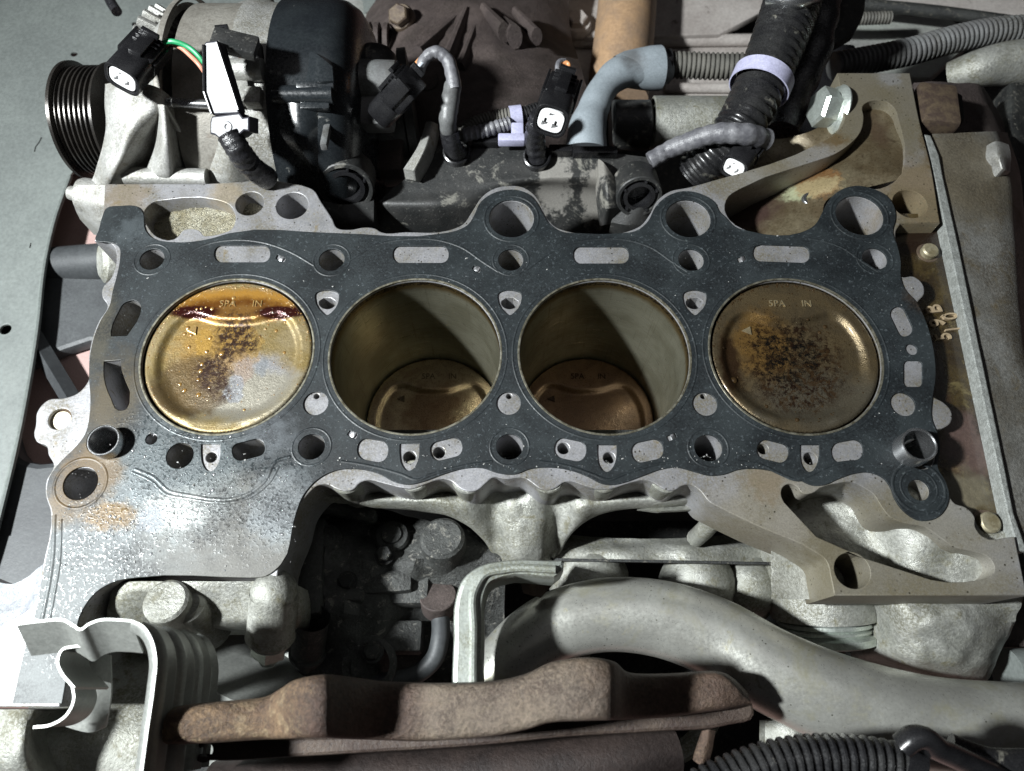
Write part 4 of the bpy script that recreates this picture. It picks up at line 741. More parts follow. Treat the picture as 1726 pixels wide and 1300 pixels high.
# ================================================================== CONNECTORS
def frame(px0, py0, z0, px1, py1, z1, face):
    """local frame: X from the first point to the second, Z towards 'face'"""
    a = W(px0, py0, z0); b = W(px1, py1, z1); x = (b-a).normalized(); n = V(face); z = (n-x*n.dot(x)).normalized(); y = z.cross(x)
    return Matrix.Translation((a+b)/2) @ Matrix((x, y, z)).transposed().to_4x4(), (b-a).length
def lbox(mb, Mx, c, size, bev=.5, rot=None):
    t = MB(); t.box(c, size, rot, bev); mb.add([Mx @ v for v in t.v], t.f)
def two_pin_plug(label, a, b, face, w_, h_, mouth_ratio=.86, ins=True, wires=()):
    """a: rear end pixel+z, b: mouth end pixel+z"""
    Mx, L = frame(*a, *b, face); root = thing('wiring_plug', label, 'electrical connector', tuple((W(*a)+W(*b))/2), 'loose wiring plugs')
    m = MB(); lbox(m, Mx, (-L*.14, 0, 0), (L*.5, w_*.92, h_*.9), 1.6)
    for s_ in (-1, 1): lbox(m, Mx, (-L*.2, s_*w_*.5, h_*.1), (L*.55, w_*.09, h_*.5), .5)
    for k in range(3): lbox(m, Mx, (-L*.36+k*L*.09, 0, h_*.47), (L*.03, w_*.7, h_*.12), .2)
    build(m, 'plug_body', M['plastic'], root)
    m = MB(); l = [];
    for q in range(32):
        t_ = 2*PI*q/32; cc, ss = math.cos(t_), math.sin(t_); e = 3.4; l.append(V((math.copysign(abs(cc)**(2/e), cc)*w_/2, math.copysign(abs(ss)**(2/e), ss)*h_/2, 0)))
    inn = [v*.82 for v in l]
    Q = Mx @ Matrix.Translation((L*.5, 0, 0)) @ Matrix(((0, 0, 1, 0), (1, 0, 0, 0), (0, 1, 0, 0), (0, 0, 0, 1)))
    m.plate(l, [inn], z1=0, z0=-L*.42, bev=.35, M=Q); build(m, 'plug_mouth', M['plastic'], root)
    m = MB(); lbox(m, Mx, (-L*.12, 0, h_*.56), (L*.5, w_*.36, h_*.13), .4); lbox(m, Mx, (-L*.34, 0, h_*.66), (L*.07, w_*.5, h_*.16), .3); build(m, 'locking_lever', M['plastic'], root)
    if ins:
        m = MB(); iw, ih = w_*.70, h_*.64; lo = [V((v.x*.74, v.y*.70, 0)) for v in l]
        hs = []
        for s_ in (-1, 1):
            cx_ = s_*iw*.22; hs.append([V((cx_+x_, y_, 0)) for x_, y_ in ((-iw*.12, -ih*.34), (iw*.12, -ih*.34), (iw*.12, -ih*.12), (iw*.05, -ih*.12), (iw*.05, ih*.06), (-iw*.05, ih*.06), (-iw*.05, -ih*.12), (-iw*.12, -ih*.12))])
        hs.append([V((x_, y_, 0)) for x_, y_ in ((-iw*.12, ih*.24), (iw*.12, ih*.24), (iw*.12, ih*.36), (-iw*.12, ih*.36))])
        m.plate(lo, hs, z1=-.6, z0=-L*.3, bev=.12, M=Q); build(m, 'white_insert', M['white'], root)
        m = MB(); m.plate(lo, z1=-4.5, z0=-5.5, bev=0, M=Q); build(m, 'terminal_block', M['hole'], root)
    for pts, r_, mk in wires:
        m = MB(); m.tube(smooth_path([W(*p) for p in pts], 6, False), r_, 10); build(m, 'wire', M[mk], root)
    return root
two_pin_plug('black plug with white insert beside the pulley, green wire behind', (262, 72, 40), (205, 135, 44), (.3, -.4, 1), 16, 14,
    wires=[([(262, 78, 42), (290, 70, 44), (318, 80, 42), (336, 96, 40), (352, 118, 36)], 1.2, 'wire_green'), ([(264, 80, 38), (300, 78, 40), (322, 95, 39), (338, 112, 38), (350, 130, 34)], 1.1, 'wire_pink')])
two_pin_plug('glossy black plug without insert hanging on the taped loop', (700, 130, 26), (645, 190, 4), (.2, .3, 1), 18, 15, ins=False,
    wires=[([(690, 125, 16), (700, 112, 18), (712, 98, 18), (722, 92, 16)], 1.5, 'wire_orange'), ([(695, 130, 17), (707, 112, 20), (720, 100, 20)], 1.1, 'wire_white')])
two_pin_plug('black plug with bright white insert beside the grey elbow hose', (950, 140, 2), (928, 205, 16), (.2, .1, 1), 17, 16,
    wires=[([(945, 130, 2), (945, 108, 4), (955, 106, 4), (957, 128, 2)], 1.2, 'wire_orange'), ([(940, 132, 2), (944, 104, 5), (952, 103, 4)], 1.5, 'tape')])
two_pin_plug('black plug with white insert wedged behind the right arm', (1275, 235, -8), (1236, 285, -4), (-.1, -.1, 1), 14, 13)
# long bright clip holder
ch = thing('harness_clip', 'long shiny flat black connector holder clipped to the alternator', 'clip', tuple(W(375, 160, 20)))
hp = W(378, 150, 42); hn = ((CAM-hp).normalized()+(V((-640, -150, 660))-hp).normalized()).normalized()
hx = (V((1, 0, 0))-hn*hn.x).normalized(); hy = hn.cross(hx); HM = Matrix.Translation(hp) @ Matrix((hx, hy, hn)).transposed().to_4x4()
def HP(px, py, h=0.0):
    d = ray(px, py); t_ = (hp+hn*h-CAM).dot(hn)/d.dot(hn); return HM.inverted() @ (CAM+d*t_)
m = MB(); m.plate([HP(x, y) for x, y in [(342, 76), (346, 70), (364, 68), (372, 78), (404, 185), (402, 192), (358, 194), (343, 155)]], z1=0, z0=-5, bev=.8, M=HM); build(m, 'holder_plate', M['gloss'], ch)
m = MB()
for a_, b_ in (((344, 76), (345, 155)), ((345, 155), (358, 192)), ((366, 72), (403, 186))): m.tube([HM @ V((*HP(*a_).xy, .3)), HM @ V((*HP(*b_).xy, .3))], .8, 8)
build(m, 'raised_edge', M['plastic'], ch)
m = MB(); m.plate([HP(x, y) for x, y in [(357, 196), (404, 190), (410, 198), (421, 196), (421, 222), (412, 221), (404, 228), (372, 236), (362, 228), (354, 226), (354, 206)]], z1=.3, z0=-8, bev=.8, M=HM)
m.lathe([(1.2, .5), (2.2, .5), (2.4, 0)], HM @ V((*HP(384, 214).xy, .3)), hn, 20); build(m, 'clip_foot', M['gloss'], ch)
m = MB(); m.box(W(396, 74, 46), (20, 11, 5), (0, 12, -6), 1); build(m, 'clip_head', M['plastic_dust'], ch)
m = MB(); hl = [W(x, y, 47) for x, y in [(361, 42), (383, 40), (386, 62), (363, 62)]]; hi = [W(x, y, 47) for x, y in [(368, 46), (378, 45), (380, 58), (369, 58)]]; m.plate(hl, [hi], z1=47, z0=44, bev=.3); build(m, 'clip_loop', M['plastic'], ch)
m = MB(); m.tube(smooth_path([W(386, 226, 30), W(400, 250, 26), W(420, 278, 16), (W(452, 302, 2))], 14, False), lambda u: 5.4+.35*abs(math.sin(u*26))+.2*math.sin(u*61), 18); build(m, 'taped_cable', M['black_tape'], ch)
# ================================================================== HOSES, LOOMS
def hose(name, label, pts, r, mk, seg=18, cat='hose', n=10, fn=None, group=None):
    m = MB(); P = smooth_path([W(*p) for p in pts], n, False); m.tube(P, fn or r, seg); o = build(m, name, M[mk], loc=P[0]); tag(o, label, cat, group); return o
def resamp(P, step):
    out = [P[0].copy()]; acc = 0
    for a, b in zip(P, P[1:]):
        L = (b-a).length; d_ = step-acc
        while d_ <= L: out.append(a.lerp(b, d_/L)); d_ += step
        acc = L-(d_-step)
    return out
def conduit(name, label, pts, r, pitch, mk, depth=.14, cat='conduit', parent=None, r1=None, seg=22):
    P = resamp(smooth_path([W(*p) for p in pts], 20, False), pitch/8); m = MB(); n = len(P)
    def rad(u):
        i = u*(n-1); ph = (i % 8)/8; k = 1 if ph < .5 else 0
        k = max(0, min(1, .5+2.2*math.sin(2*PI*ph))); rr = r+(r1-r)*u if r1 else r
        return rr*(1-depth*(1-k))
    m.tube(P, rad, seg); o = build(m, name, M[mk], parent, loc=P[0] if not parent else None, angle=50)
    if not parent: tag(o, label, cat)
    return o
lp = thing('taped_loop', 'grey taped wire loop rising from the black rail to a plug', 'wiring', tuple(W(758, 230, -10)))
m = MB(); m.tube(smooth_path([W(706, 122, 17), W(716, 100, 20), W(735, 88, 22), (W(752, 98, 20)), W(762, 125, 16), W(766, 150, 12)], 8, False), lambda u: 2.6+1.2*u+.12*math.sin(u*50), 16); build(m, 'tape_wrap', M['tape'], lp)
m = MB(); m.tube(smooth_path([W(764, 142, 12), W(758, 175, 8), W(755, 200, 4), W(757, 225, -4), W(770, 258, -16)], 8, False), lambda u: 4.3+.5*math.sin(u*5)+.15*math.sin(u*40), 18); build(m, 'sleeve', M['conduit_grey'], lp)
m = MB(); m.tube(smooth_path([W(757, 222, -3), W(762, 245, -10), W(776, 262, -20)], 6, False), 4.9, 16); build(m, 'lower_sleeve', M['black_tape'], lp)
h = hose('taped_stub', 'short black taped cable from the rail up to a plug', [(912, 195, 8), (904, 215, 0), (902, 240, -10), (907, 268, -20)], 5.2, 'black_tape', cat='wiring', fn=lambda u: 5.2+.3*math.sin(u*40))
conduit('wiring_conduit', 'short dirty corrugated conduit lying behind the black rail', [(775, 232, -14), (800, 212, -14), (835, 200, -14), (862, 196, -14)], 4.6, 1.8, 'conduit_dirty')
conduit('wiring_conduit', 'short black conduit end right of the lavender clip', [(878, 196, -14), (912, 186, -14)], 4.8, 1.8, 'conduit')
hose('taped_loom', 'crumpled grey taped loom in front of the dirty conduit', [(780, 228, -12), (810, 222, -12), (840, 214, -12), (860, 208, -12)], 3, 'tape', cat='wiring', fn=lambda u: 3.6+.4*math.sin(u*60))
cl = thing('cable_clip', 'lavender plastic clip around the conduit behind the rail', 'clip', tuple(W(870, 215, -14)))
m = MB(); m.lathe([(5.3, -3.2), (5.9, -3.2), (5.9, 3.2), (5.3, 3.2)], W(869, 197, -14), (1, .15, 0), 28); build(m, 'band', M['lavender'], cl)
m = MB(); m.box(W(872, 222, -12), (6.5, 8, 5), (10, 0, 0), .8); m.box(W(862, 236, -12), (14, 5, 5), None, .8); build(m, 'foot', M['lavender'], cl)
# black plastic rail with bosses
rail = thing('plastic_rail', 'dusty black plastic intake rail behind the block', 'rail', tuple(W(880, 320, -60)))
m = MB(); m.patch([[(742, 244, -22), (800, 246, -20), (880, 248, -20), (960, 252, -20), (1030, 258, -20), (1100, 266, -22)],
    [(715, 275, -24), (790, 280, -22), (880, 285, -22), (950, 290, -22), (1020, 292, -22), (1100, 300, -26)],
    [(655, 325, -27), (740, 322, -25), (830, 312, -24), (900, 305, -24), (980, 305, -25), (1100, 320, -30)],
    [(636, 350, -29), (745, 350, -27), (830, 335, -30), (900, 325, -34), (980, 330, -38), (1100, 340, -40)],
    [(634, 400, -52), (752, 400, -50), (830, 400, -52), (900, 400, -60), (980, 400, -60), (1100, 400, -60)]], sub=6, skirt=20, amp=.5); build(m, 'rail_body', M['plastic_dust'], rail)
for x0, x1, y0 in ((795, 840, 240), (925, 965, 254), (965, 1040, 257)):
    m = MB(); m.box((W(x0, y0, -18)+W(x1, y0, -18))/2, ((x1-x0)*mmpx(x0, y0, -18), 4.5, 5), None, .6); build(m, 'rail_lip', M['plastic'], rail)
for x, y in ((770, 258), (905, 266)):
    m = MB(); m.lathe([(6, -6), (6, 2), (6.6, 2.6), (7.4, 2.2), (7.6, -6)], W(x, y, -19), (0, -.25, 1), 30); build(m, 'socket', M['plastic'], rail)
for x, y, rr, z in ((583, 318, 14.2, -14), (1078, 333, 12, -16)):
    c = W(x, y, z); ax = V((.05, -1, .35)).normalized()
    m = MB(); m.lathe([(rr*.92, -17), (rr, -15), (rr, -.6), (rr*.96, 0), (rr*.84, 0), (rr*.82, -2)], c, ax, 40); build(m, 'boss', M['plastic_dust'], rail)
    m = MB(); m.lathe([(rr*.84, -2.5), (rr*.70, -2.5), (rr*.68, -.3), (rr*.52, -.3), (rr*.5, -8), (.1, -8)], c, ax, 36); build(m, 'boss_ring', M['plastic'], rail)
    for a in (20, 75, 150, 230, 300):
        m = MB(); q = ax.to_track_quat('Z', 'Y').to_matrix(); d_ = q @ V((math.cos(R(a)), math.sin(R(a)), 0)); m.box(c+d_*rr*.76-ax*1, (1.3, 1.3, 3), q, .2); build(m, 'ring_spoke', M['plastic'], rail)
m = MB(); m.patch([[(535, 335, -22), (580, 345, -20), (630, 335, -22)], [(560, 372, -26), (590, 378, -24), (630, 375, -26)], [(575, 400, -34), (600, 400, -34), (632, 400, -34)]], skirt=20); build(m, 'boss_leg', M['plastic_dust'], rail)
m = MB(); m.patch([[(1008, 268, -18), (1018, 275, -14), (1036, 300, -16)], [(1010, 310, -16), (1024, 315, -12), (1042, 320, -16)], [(1016, 355, -24), (1026, 352, -20), (1050, 350, -24)]], skirt=14); build(m, 'fin', M['plastic_dust'], rail)
m = MB(); m.patch([[(1040, 345, -24), (1080, 350, -22), (1112, 340, -24)], [(1030, 375, -32), (1060, 380, -30), (1090, 380, -32)]], skirt=14); build(m, 'boss_leg', M['plastic_dust'], rail)
# grey elbow
el = thing('rubber_elbow', 'pale blue-grey rubber elbow boot at the top centre', 'hose', tuple(W(1040, 150, -60)))
m = MB(); P = smooth_path([W(*p) for p in [(1116, 116, -52), (1108, 116, -50), (1080, 115, -48), (1048, 122, -46), (1018, 148, -44), (1000, 185, -44), (990, 218, -44), (988, 252, -48)]], 10, False)
rr = [10.5, 11.0, 11.6, 10.6, 8.8, 9.4, 11.2, 12.2]
def rad_el(u):
    f_ = u*(len(rr)-1); i = min(int(f_), len(rr)-2); k = f_-i; k = k*k*(3-2*k); return rr[i]*(1-k)+rr[i+1]*k
m.tube(P, rad_el, 28, squash=.85); m.lathe([(9, 0), (12.6, 0), (13.3, .9), (13.1, 7), (12.0, 15), (10.4, 24), (8, 30)], W(1114, 115, -50), W(1060, 117, -48)-W(1114, 115, -50), 40); build(m, 'boot', M['rubber_grey'], el)
m = MB(); m.lathe([(9, 0), (10.4, .4), (10.4, 7), (9, 7.4)], W(1110, 112, -52), (1, 0, 0), 28); build(m, 'neck', M['conduit'], el)
conduit('wiring_conduit', 'grey corrugated conduit running from the rubber elbow to the right', [(1125, 110, -52), (1150, 110, -52), (1200, 112, -52), (1275, 112, -50)], 8.2, 3.0, 'conduit_dirty', .12)
conduit('wiring_conduit', 'long light grey corrugated conduit running to the upper right corner', [(1404, 112, -50), (1460, 102, -50), (1530, 88, -48), (1610, 66, -46), (1670, 54, -45), (1760, 48, -45)], 8.6, 3.2, 'conduit_grey', .16)
# big black loom
conduit('wiring_conduit', 'thick black corrugated loom slanting down at the upper right', [(1345, -30, 10), (1330, 20, 10), (1312, 70, 8), (1292, 120, 4), (1270, 170, 0), (1240, 222, -6), (1205, 262, -14), (1165, 300, -26)], 16.0, 4.6, 'conduit', .13, r1=11.5, seg=28)
a0 = W(1287, 133, 4); b0 = W(1277, 158, 2)
m = MB(); m.lathe([(15.2, -4.2), (15.8, -4), (15.8, 4), (15.2, 4.2)], W(1283, 140, 4), W(1268, 175, 0)-W(1292, 120, 4), 40); o = build(m, 'tape_band', M['lavender'], loc=a0); tag(o, 'pale lavender tape band around the thick black loom', 'tape band')
hose('taped_loom', 'grey taped thin loom crossing below the thick black loom', [(1095, 272, -12), (1130, 252, -8), (1165, 238, -2), (1205, 226, 4), (1250, 226, 6), (1290, 236, -2)], 4, 'tape', cat='wiring', fn=lambda u: 4.4+1.2*u+.18*math.sin(u*70)+.12*math.sin(u*31), n=16)
hose('wiring_bundle', 'dark bundle alongside the thick loom near the top edge', [(1400, -30, -10), (1385, 30, -10), (1372, 90, -14), (1345, 150, -20), (1320, 220, -26)], 9, 'black_tape', cat='wiring', fn=lambda u: 9+.6*math.sin(u*30))
hose('metal_tube', 'bright metal tube end crossing the top of the loom', [(1300, -8, 20), (1340, -2, 24), (1375, -12, 24)], 6, 'steel', cat='tube')
m = MB(); m.patch([[(1405, -20, -20), (1425, -20, -18), (1460, -20, -20)], [(1400, 25, -20), (1425, 28, -16), (1455, 25, -20)], [(1370, 65, -20), (1400, 75, -18), (1440, 55, -20)]], skirt=6); o = build(m, 'black_bracket', M['cast_dark'], loc=W(1420, 30, -20)); tag(o, 'dark curved sheet bracket right of the thick loom', 'bracket')
m = MB(); m.box(W(1392, 150, -75), (42, 60, 20), None, 3); o = build(m, 'relay_box', M['plastic'], loc=W(1392, 150, -85)); tag(o, 'black box in the shade behind the large flange bolt', 'box')
# silver canister
can = thing('solenoid_canister', 'silver and black horizontal canister behind the black rail', 'canister', tuple(W(1130, 215, -80)))
m = MB(); m.lathe([(.1, 0), (13.5, 0), (14.5, 1), (14.5, 22), (13, 23)], W(1030, 212, -48), (1, 0, 0), 40); build(m, 'black_end', M['plastic_dust'], can)
m = MB(); m.lathe([(14, 0), (15.4, .6), (15.4, 52), (13, 53), (.1, 53)], W(1098, 208, -48), (1, 0, 0), 40); build(m, 'metal_case', M['cast'], can)
# backdrop bits: brown gearbox casting, shaft, subframe
gb = thing('gearbox_casting', 'brown ribbed gearbox casting in the shade at the top', 'gearbox', tuple(W(800, 150, -160)))
m = MB(); m.patch([[(600, -40, -120), (680, -40, -100), (760, -40, -95), (850, -40, -100), (960, -40, -120)],
    [(605, 40, -110), (690, 35, -80), (780, 35, -80), (860, 40, -90), (960, 45, -125)],
    [(615, 100, -110), (690, 110, -72), (780, 115, -70), (880, 115, -74), (980, 115, -100)],
    [(640, 170, -100), (710, 180, -66), (790, 185, -62), (880, 185, -62), (1000, 180, -80)],
    [(660, 240, -100), (720, 250, -80), (800, 255, -80), (880, 255, -80), (1010, 250, -90)]], sub=7, skirt=40, amp=4, fr=.03); build(m, 'case', M['cast_brown'], gb)
for a_, b_, w0 in (((768, 35), (705, 95), 3.5), ((786, 20), (752, 110), 3.5), ((802, 45), (775, 120), 3), ((815, 15), (850, 55), 3.5), ((868, 20), (905, 62), 3), ((850, 40), (868, 62), 4)):
    m = MB(); m.tube([W(*a_, -84), W(*b_, -70)], lambda u, w0=w0: w0*(.8+.5*u), 10, squash=1.6); build(m, 'stiffening_rib', M['cast_brown'], gb)
m = MB()
for k in range(4): m.lathe([(9, -2.2), (13, -1.6), (13, 1.6), (9, 2.2)], W(608+k*15, 70+k*1, -88), (1, 0, 0), 28)
build(m, 'boot_bellows', M['cast_brown'], gb)
m = MB(); m.lathe([(.1, 2), (8.5, 2), (9.5, 0), (9.5, -4)], W(676, 30, -78), (-.3, -.5, 1), 24); m.hexa(W(676, 30, -77), (-.3, -.5, 1), 7.5, 7); build(m, 'case_bolt', M['bolt_brown'], gb)
m = MB(); m.lathe([(.1, 2), (6, 2), (7, 0), (14, -1), (15, -5)], W(722, 138, -62), (-.1, -.4, 1), 28); build(m, 'case_boss', M['cast_brown'], gb)
shaft = MB(); shaft.tube(smooth_path([W(1062, -60, -130), W(1056, 20, -130), W(1048, 100, -130), W(1040, 170, -132)], 5, False), 23.5, 36); o = build(shaft, 'exhaust_downpipe', M['rust_pipe'], loc=W(1056, 150, -140)); tag(o, 'tan heat-stained pipe rising behind the grey elbow', 'pipe')
sub = thing('subframe', 'pale dirty sheet metal subframe across the top right', 'subframe', tuple(W(1200, 100, -190)))
m = MB(); m.plate([W(x, y, -150) for x, y in [(880, -60), (1360, -60), (1292, 16), (1212, 58), (1000, 63), (900, 60)]], z1=-150, z0=-156, bev=1.5); build(m, 'upper_panel', M['panel_pale'], sub)
m = MB(); m.plate([W(x, y, -162) for x, y in [(860, 66), (1420, 62), (1420, 180), (860, 180)]], z1=-162, z0=-175, bev=2); m.tube([W(900, 72, -158), W(1420, 66, -158)], 5, 12); m.tube([W(1120, 148, -158), W(1420, 150, -158)], 4, 12); build(m, 'crossmember', M['panel_pale'], sub)
m = MB(); c = W(972, 42, -146); m.lathe([(.1, 3), (11, 3), (12, 1), (12.5, -3)], c, (0, 0, 1), 30); m.hexa(c, (0, 0, 1), 8.5, 9); build(m, 'panel_bolt', M['panel_pale'], sub)
m = MB(); m.plate([W(x, y, -120) for x, y in [(1412, 60), (1480, 22), (1600, 30), (1650, 60), (1570, 130), (1412, 130)]], z1=-120, z0=-130, bev=2); build(m, 'green_grey_panel', M['panel_green'], sub)
m = MB(); m.plate([W(x, y, -135) for x, y in [(1470, -60), (1790, -60), (1790, 30), (1690, 26), (1470, -2)]], z1=-135, z0=-145, bev=2); build(m, 'corner_panel', M['panel_pale'], sub)
m = MB(); m.plate([W(x, y, -200) for x, y in [(560, -80), (1800, -80), (1820, 420), (560, 420)]], z1=-200, z0=-215, bev=0); build(m, 'dark_back_plate', M['cast_dark'], sub)
hose('brake_pipe', 'dark painted rod running along the top right corner', [(1455, 8, -100), (1560, 18, -98), (1740, 42, -95)], 4.5, 'cast_dark', cat='rod')
conduit('wiring_conduit', 'thin pale conduit behind the dark sheet bracket', [(1360, 30, -90), (1420, 32, -90), (1500, 30, -90)], 4.5, 2.4, 'conduit_dirty', .12)
m = MB(); P = smooth_path([W(*p) for p in [(1600, 130, -60), (1640, 118, -52), (1690, 108, -50), (1760, 105, -50)]], 8, False); m.tube(P, lambda u: 9+6*u, 24); o = build(m, 'coolant_pipe', M['cast'], loc=P[0]); tag(o, 'pale cast pipe elbow at the right edge above the housing', 'pipe')
m = MB(); m.patch([[(555, -30, -110), (590, -30, -105), (645, -30, -110)], [(560, 20, -110), (600, 20, -104), (640, 30, -110)], [(580, 42, -114), (610, 45, -110), (636, 45, -114)]], skirt=5); o = build(m, 'splash_shield', M['panel_green'], loc=W(600, 10, -110)); tag(o, 'grey-green sheet scrap showing above the alternator', 'shield')
hose('shackle_hook', 'black curved bracket tip entering at the top left', [(178, -20, -40), (186, 2, -40), (197, 20, -40)], 3.2, 'black_tape', cat='bracket')
# ================================================================== FENDER PANEL (left)
fp = thing('fender_panel', 'grey-green inner fender panel filling the upper left corner', 'body panel', tuple(W(60, 300, -112)))
Z = -105
out = OL([(-120, -120, 1), (700, -120, 1), (640, 10, 1), (420, 120, 1), (230, 200), (118, 296), (92, 370), (76, 440), (62, 560), (26, 760), (-8, 900), (-60, 1060, 1), (-200, 1060, 1)], Z, 5)
hl = [circ(x, y, r, Z, 18) for x, y, r in ((125, 91, 5.5), (137, 116, 7.5), (228, 40, 5.5), (272, 11, 3.5), (9, 555, 9.5))]
m = MB(); m.plate(out, hl, z1=Z, z0=Z-1.6, bev=.5); build(m, 'panel_sheet', M['panel'], fp)
E_ = 0
m = MB(); m.tube(smooth_path([W(118, 298, Z-1), W(92, 372, Z-1), W(76, 442, Z-1), W(62, 562, Z-1), W(26, 762, Z-1), W(-8, 902, Z-1)], 8, False), 1.6, 8); build(m, 'rolled_edge', M['panel'], fp)
for pts in ([(70, 232), (66, 240), (60, 248), (58, 256)], [(52, 410), (50, 418)]):
    m = MB(); m.tube([W(x, y, Z+.1) for x, y in pts], .35, 6); build(m, 'scratch_mark', M['hole'], fp)
# things seen down the gap on the left
m = MB(); m.plate([W(x, y, -126) for x, y in [(40, 270), (250, 270), (240, 470), (200, 800), (-30, 800)]], z1=-126, z0=-134, bev=1)
o = build(m, 'frame_rail', M['pink'], loc=W(110, 500, -134)); tag(o, 'pale pink speckled frame rail seen in the gap at the left', 'frame rail')
m = MB(); m.tube([W(66, 450, -122), W(190, 440, -112)], 12, 28); o = build(m, 'steering_tube', M['dark_steel'], loc=W(100, 445, -130)); tag(o, 'dark horizontal tube in the gap below the pulley', 'tube')
m = MB(); c = W(235, 575, -95); m.lathe([(.1, 6), (30, 6), (33, 4), (33, -2), (30, -6), (33, -10), (33, -16), (30, -20), (.1, -20)], c, (-.92, .1, .25), 64); o = build(m, 'crank_pulley', M['dark_steel'], loc=c); tag(o, 'dark round crank pulley below the left end of the block', 'pulley')
m = MB(); m.plate([W(x, y, -116) for x, y in [(-40, 470), (260, 455), (260, 590), (190, 580), (150, 575), (105, 590), (55, 612), (-40, 640)]], z1=-116, z0=-124, bev=3); o = build(m, 'dark_crossmember', M['dark_steel'], loc=W(100, 560, -124)); tag(o, 'dark flat crossmember low in the left gap', 'crossmember')
m = MB(); m.tube([W(40, 540, -112), W(130, 690, -114)], 5.5, 4); o = build(m, 'diagonal_strut', M['dark_steel'], loc=W(100, 640, -240)); tag(o, 'dark diagonal strut crossing the pink floor at left', 'strut')
m = MB(); m.plate(OL([(-60, 720, 1), (12, 715, 1), (34, 768), (48, 776), (130, 770, 1), (200, 800, 1), (200, 1100, 1), (-160, 1100, 1)], -112, 4), z1=-112, z0=-124, bev=4); o = build(m, 'lower_splash_tray', M['dark_steel'], loc=W(60, 900, -124)); tag(o, 'dark smooth splash tray below the left mounting ear', 'tray')
# dark plate added beneath the whole front to give deep shade there
m = MB(); m.plate([W(x, y, -235) for x, y in [(250, 640), (1900, 500), (1950, 1480), (200, 1480)]], z1=-235, z0=-250, bev=2); o = build(m, 'shade_plate', M['cast_dark'], loc=W(900, 1100, -250)); tag(o, 'added dark plate far below the engine block, standing in for deep shade', 'tray')
# ================================================================== LOWER LEFT: pump housing, bright bracket, shield
ph = thing('pump_housing', 'pale cast water pump housing in front of the gasket corner', 'pump housing', tuple(W(340, 1040, -40)))
m = MB(); m.patch([[(190, 990, -8), (214, 981, -4), (300, 980, -4), (400, 980, -4), (470, 980, -4), (500, 986, -9)],
    [(184, 1010, -10), (212, 1000, -5), (300, 1000, -6), (400, 1000, -7), (470, 1000, -6), (504, 1008, -12)],
    [(180, 1035, -14), (212, 1028, -10), (300, 1030, -14), (390, 1034, -13), (470, 1034, -12), (504, 1040, -18)],
    [(176, 1060, -24), (212, 1060, -20), (300, 1062, -26), (350, 1058, -20), (440, 1056, -20), (500, 1058, -26)],
    [(176, 1095, -44), (212, 1100, -42), (300, 1100, -44), (345, 1068, -36), (440, 1066, -36), (496, 1066, -40)]], sub=7, skirt=18, amp=.9, fr=.09); build(m, 'housing_face', M['cast'], ph, angle=70)
c = W(278, 1012, 0); m = MB(); m.lathe([(.1, 0), (7.5, 0), (8.6, -1), (9, -6), (10.5, -34)], c, (0.02, .25, 1), 36); c2 = W(312, 1018, -5); m.lathe([(.1, 0), (5.5, 0), (7, -2), (9, -30)], c2, (0, .25, 1), 30); build(m, 'round_boss', M['cast'], ph)
c = W(462, 1000, -8); m = MB(); m.ball(c, 9.4); m.lathe([(9.4, 0), (9.6, -20), (10, -21), (9.4, -22)], c, W(462, 1000, -8)-W(456, 1072, -22), 36); build(m, 'bolt_boss', M['cast'], ph)
bx = (W(452, 1120, -36)-W(457, 1068, -22)).normalized(); base = W(456, 1071, -23)
fb = thing('flange_bolt', 'zinc flange bolt with thread end under the pump housing', 'bolt', tuple(base))
m = MB(); m.lathe([(.1, 0), (9.2, 0), (9.4, 1), (8.6, 2.2), (6.8, 3)], base, bx, 36); build(m, 'flange', M['zinc'], fb)
m = MB(); m.hexa(base+bx*2.5, bx, 7.6, 7.5, .1, .2); build(m, 'hex_head', M['zinc'], fb)
m = MB(); m.lathe([(4, 0)]+[(4.0-.35*(k % 2), .6+k*.7) for k in range(8)]+[(3.2, 6.6), (.1, 6.7)], base+bx*9.5, bx, 24); build(m, 'thread_end', M['zinc'], fb)
base2 = W(518, 1102, -48); fb2 = thing('flange_bolt', 'dull brown flange bolt in the shade right of the pump housing', 'bolt', tuple(base2))
m = MB(); m.lathe([(7.6, -22), (7.2, -20), (7.2, -2), (8, -1), (8, .5), (6, 1.5)], base2, bx, 32); m.hexa(base2+bx*1.2, bx, 5.4, 6); build(m, 'hex_head', M['cast_dark'], fb2)
m = MB(); m.tube(smooth_path([W(430, 1230, -75), W(430, 1160, -62), W(440, 1120, -55)], 6, False), 26, 30); m.box(tuple(W(520, 1140, -75)), (28, 26, 22), (0, 0, 20), 4); build(m, 'lower_body', M['shield'], ph)
wb = MB(); wb.patch([[(-60, 960, -12), (20, 985, -6), (74, 952, -3)], [(-60, 1060, -8), (10, 1060, -5), (66, 1040, -3)], [(-60, 1130, -7), (0, 1130, -4.4), (60, 1120, -3.2)], [(-60, 1190, -7), (-5, 1191, -4.5), (55, 1191, -3.4)]], sub=8, skirt=18, amp=1.2, fr=.1)
o = build(wb, 'engine_mount_plate', M['white_alu'], loc=W(0, 1100, -20)); tag(o, 'glaring wet aluminium mount plate at the lower left edge', 'mount plate')
m = MB(); m.patch([[(-60, 1196, -20), (10, 1196, -16), (58, 1196, -16), (74, 1200, -26)], [(-60, 1250, -20), (10, 1250, -12), (44, 1240, -12), (60, 1240, -30)], [(-60, 1340, -26), (10, 1340, -22), (60, 1330, -22), (100, 1330, -34)]], skirt=24, amp=1.5, fr=.07)
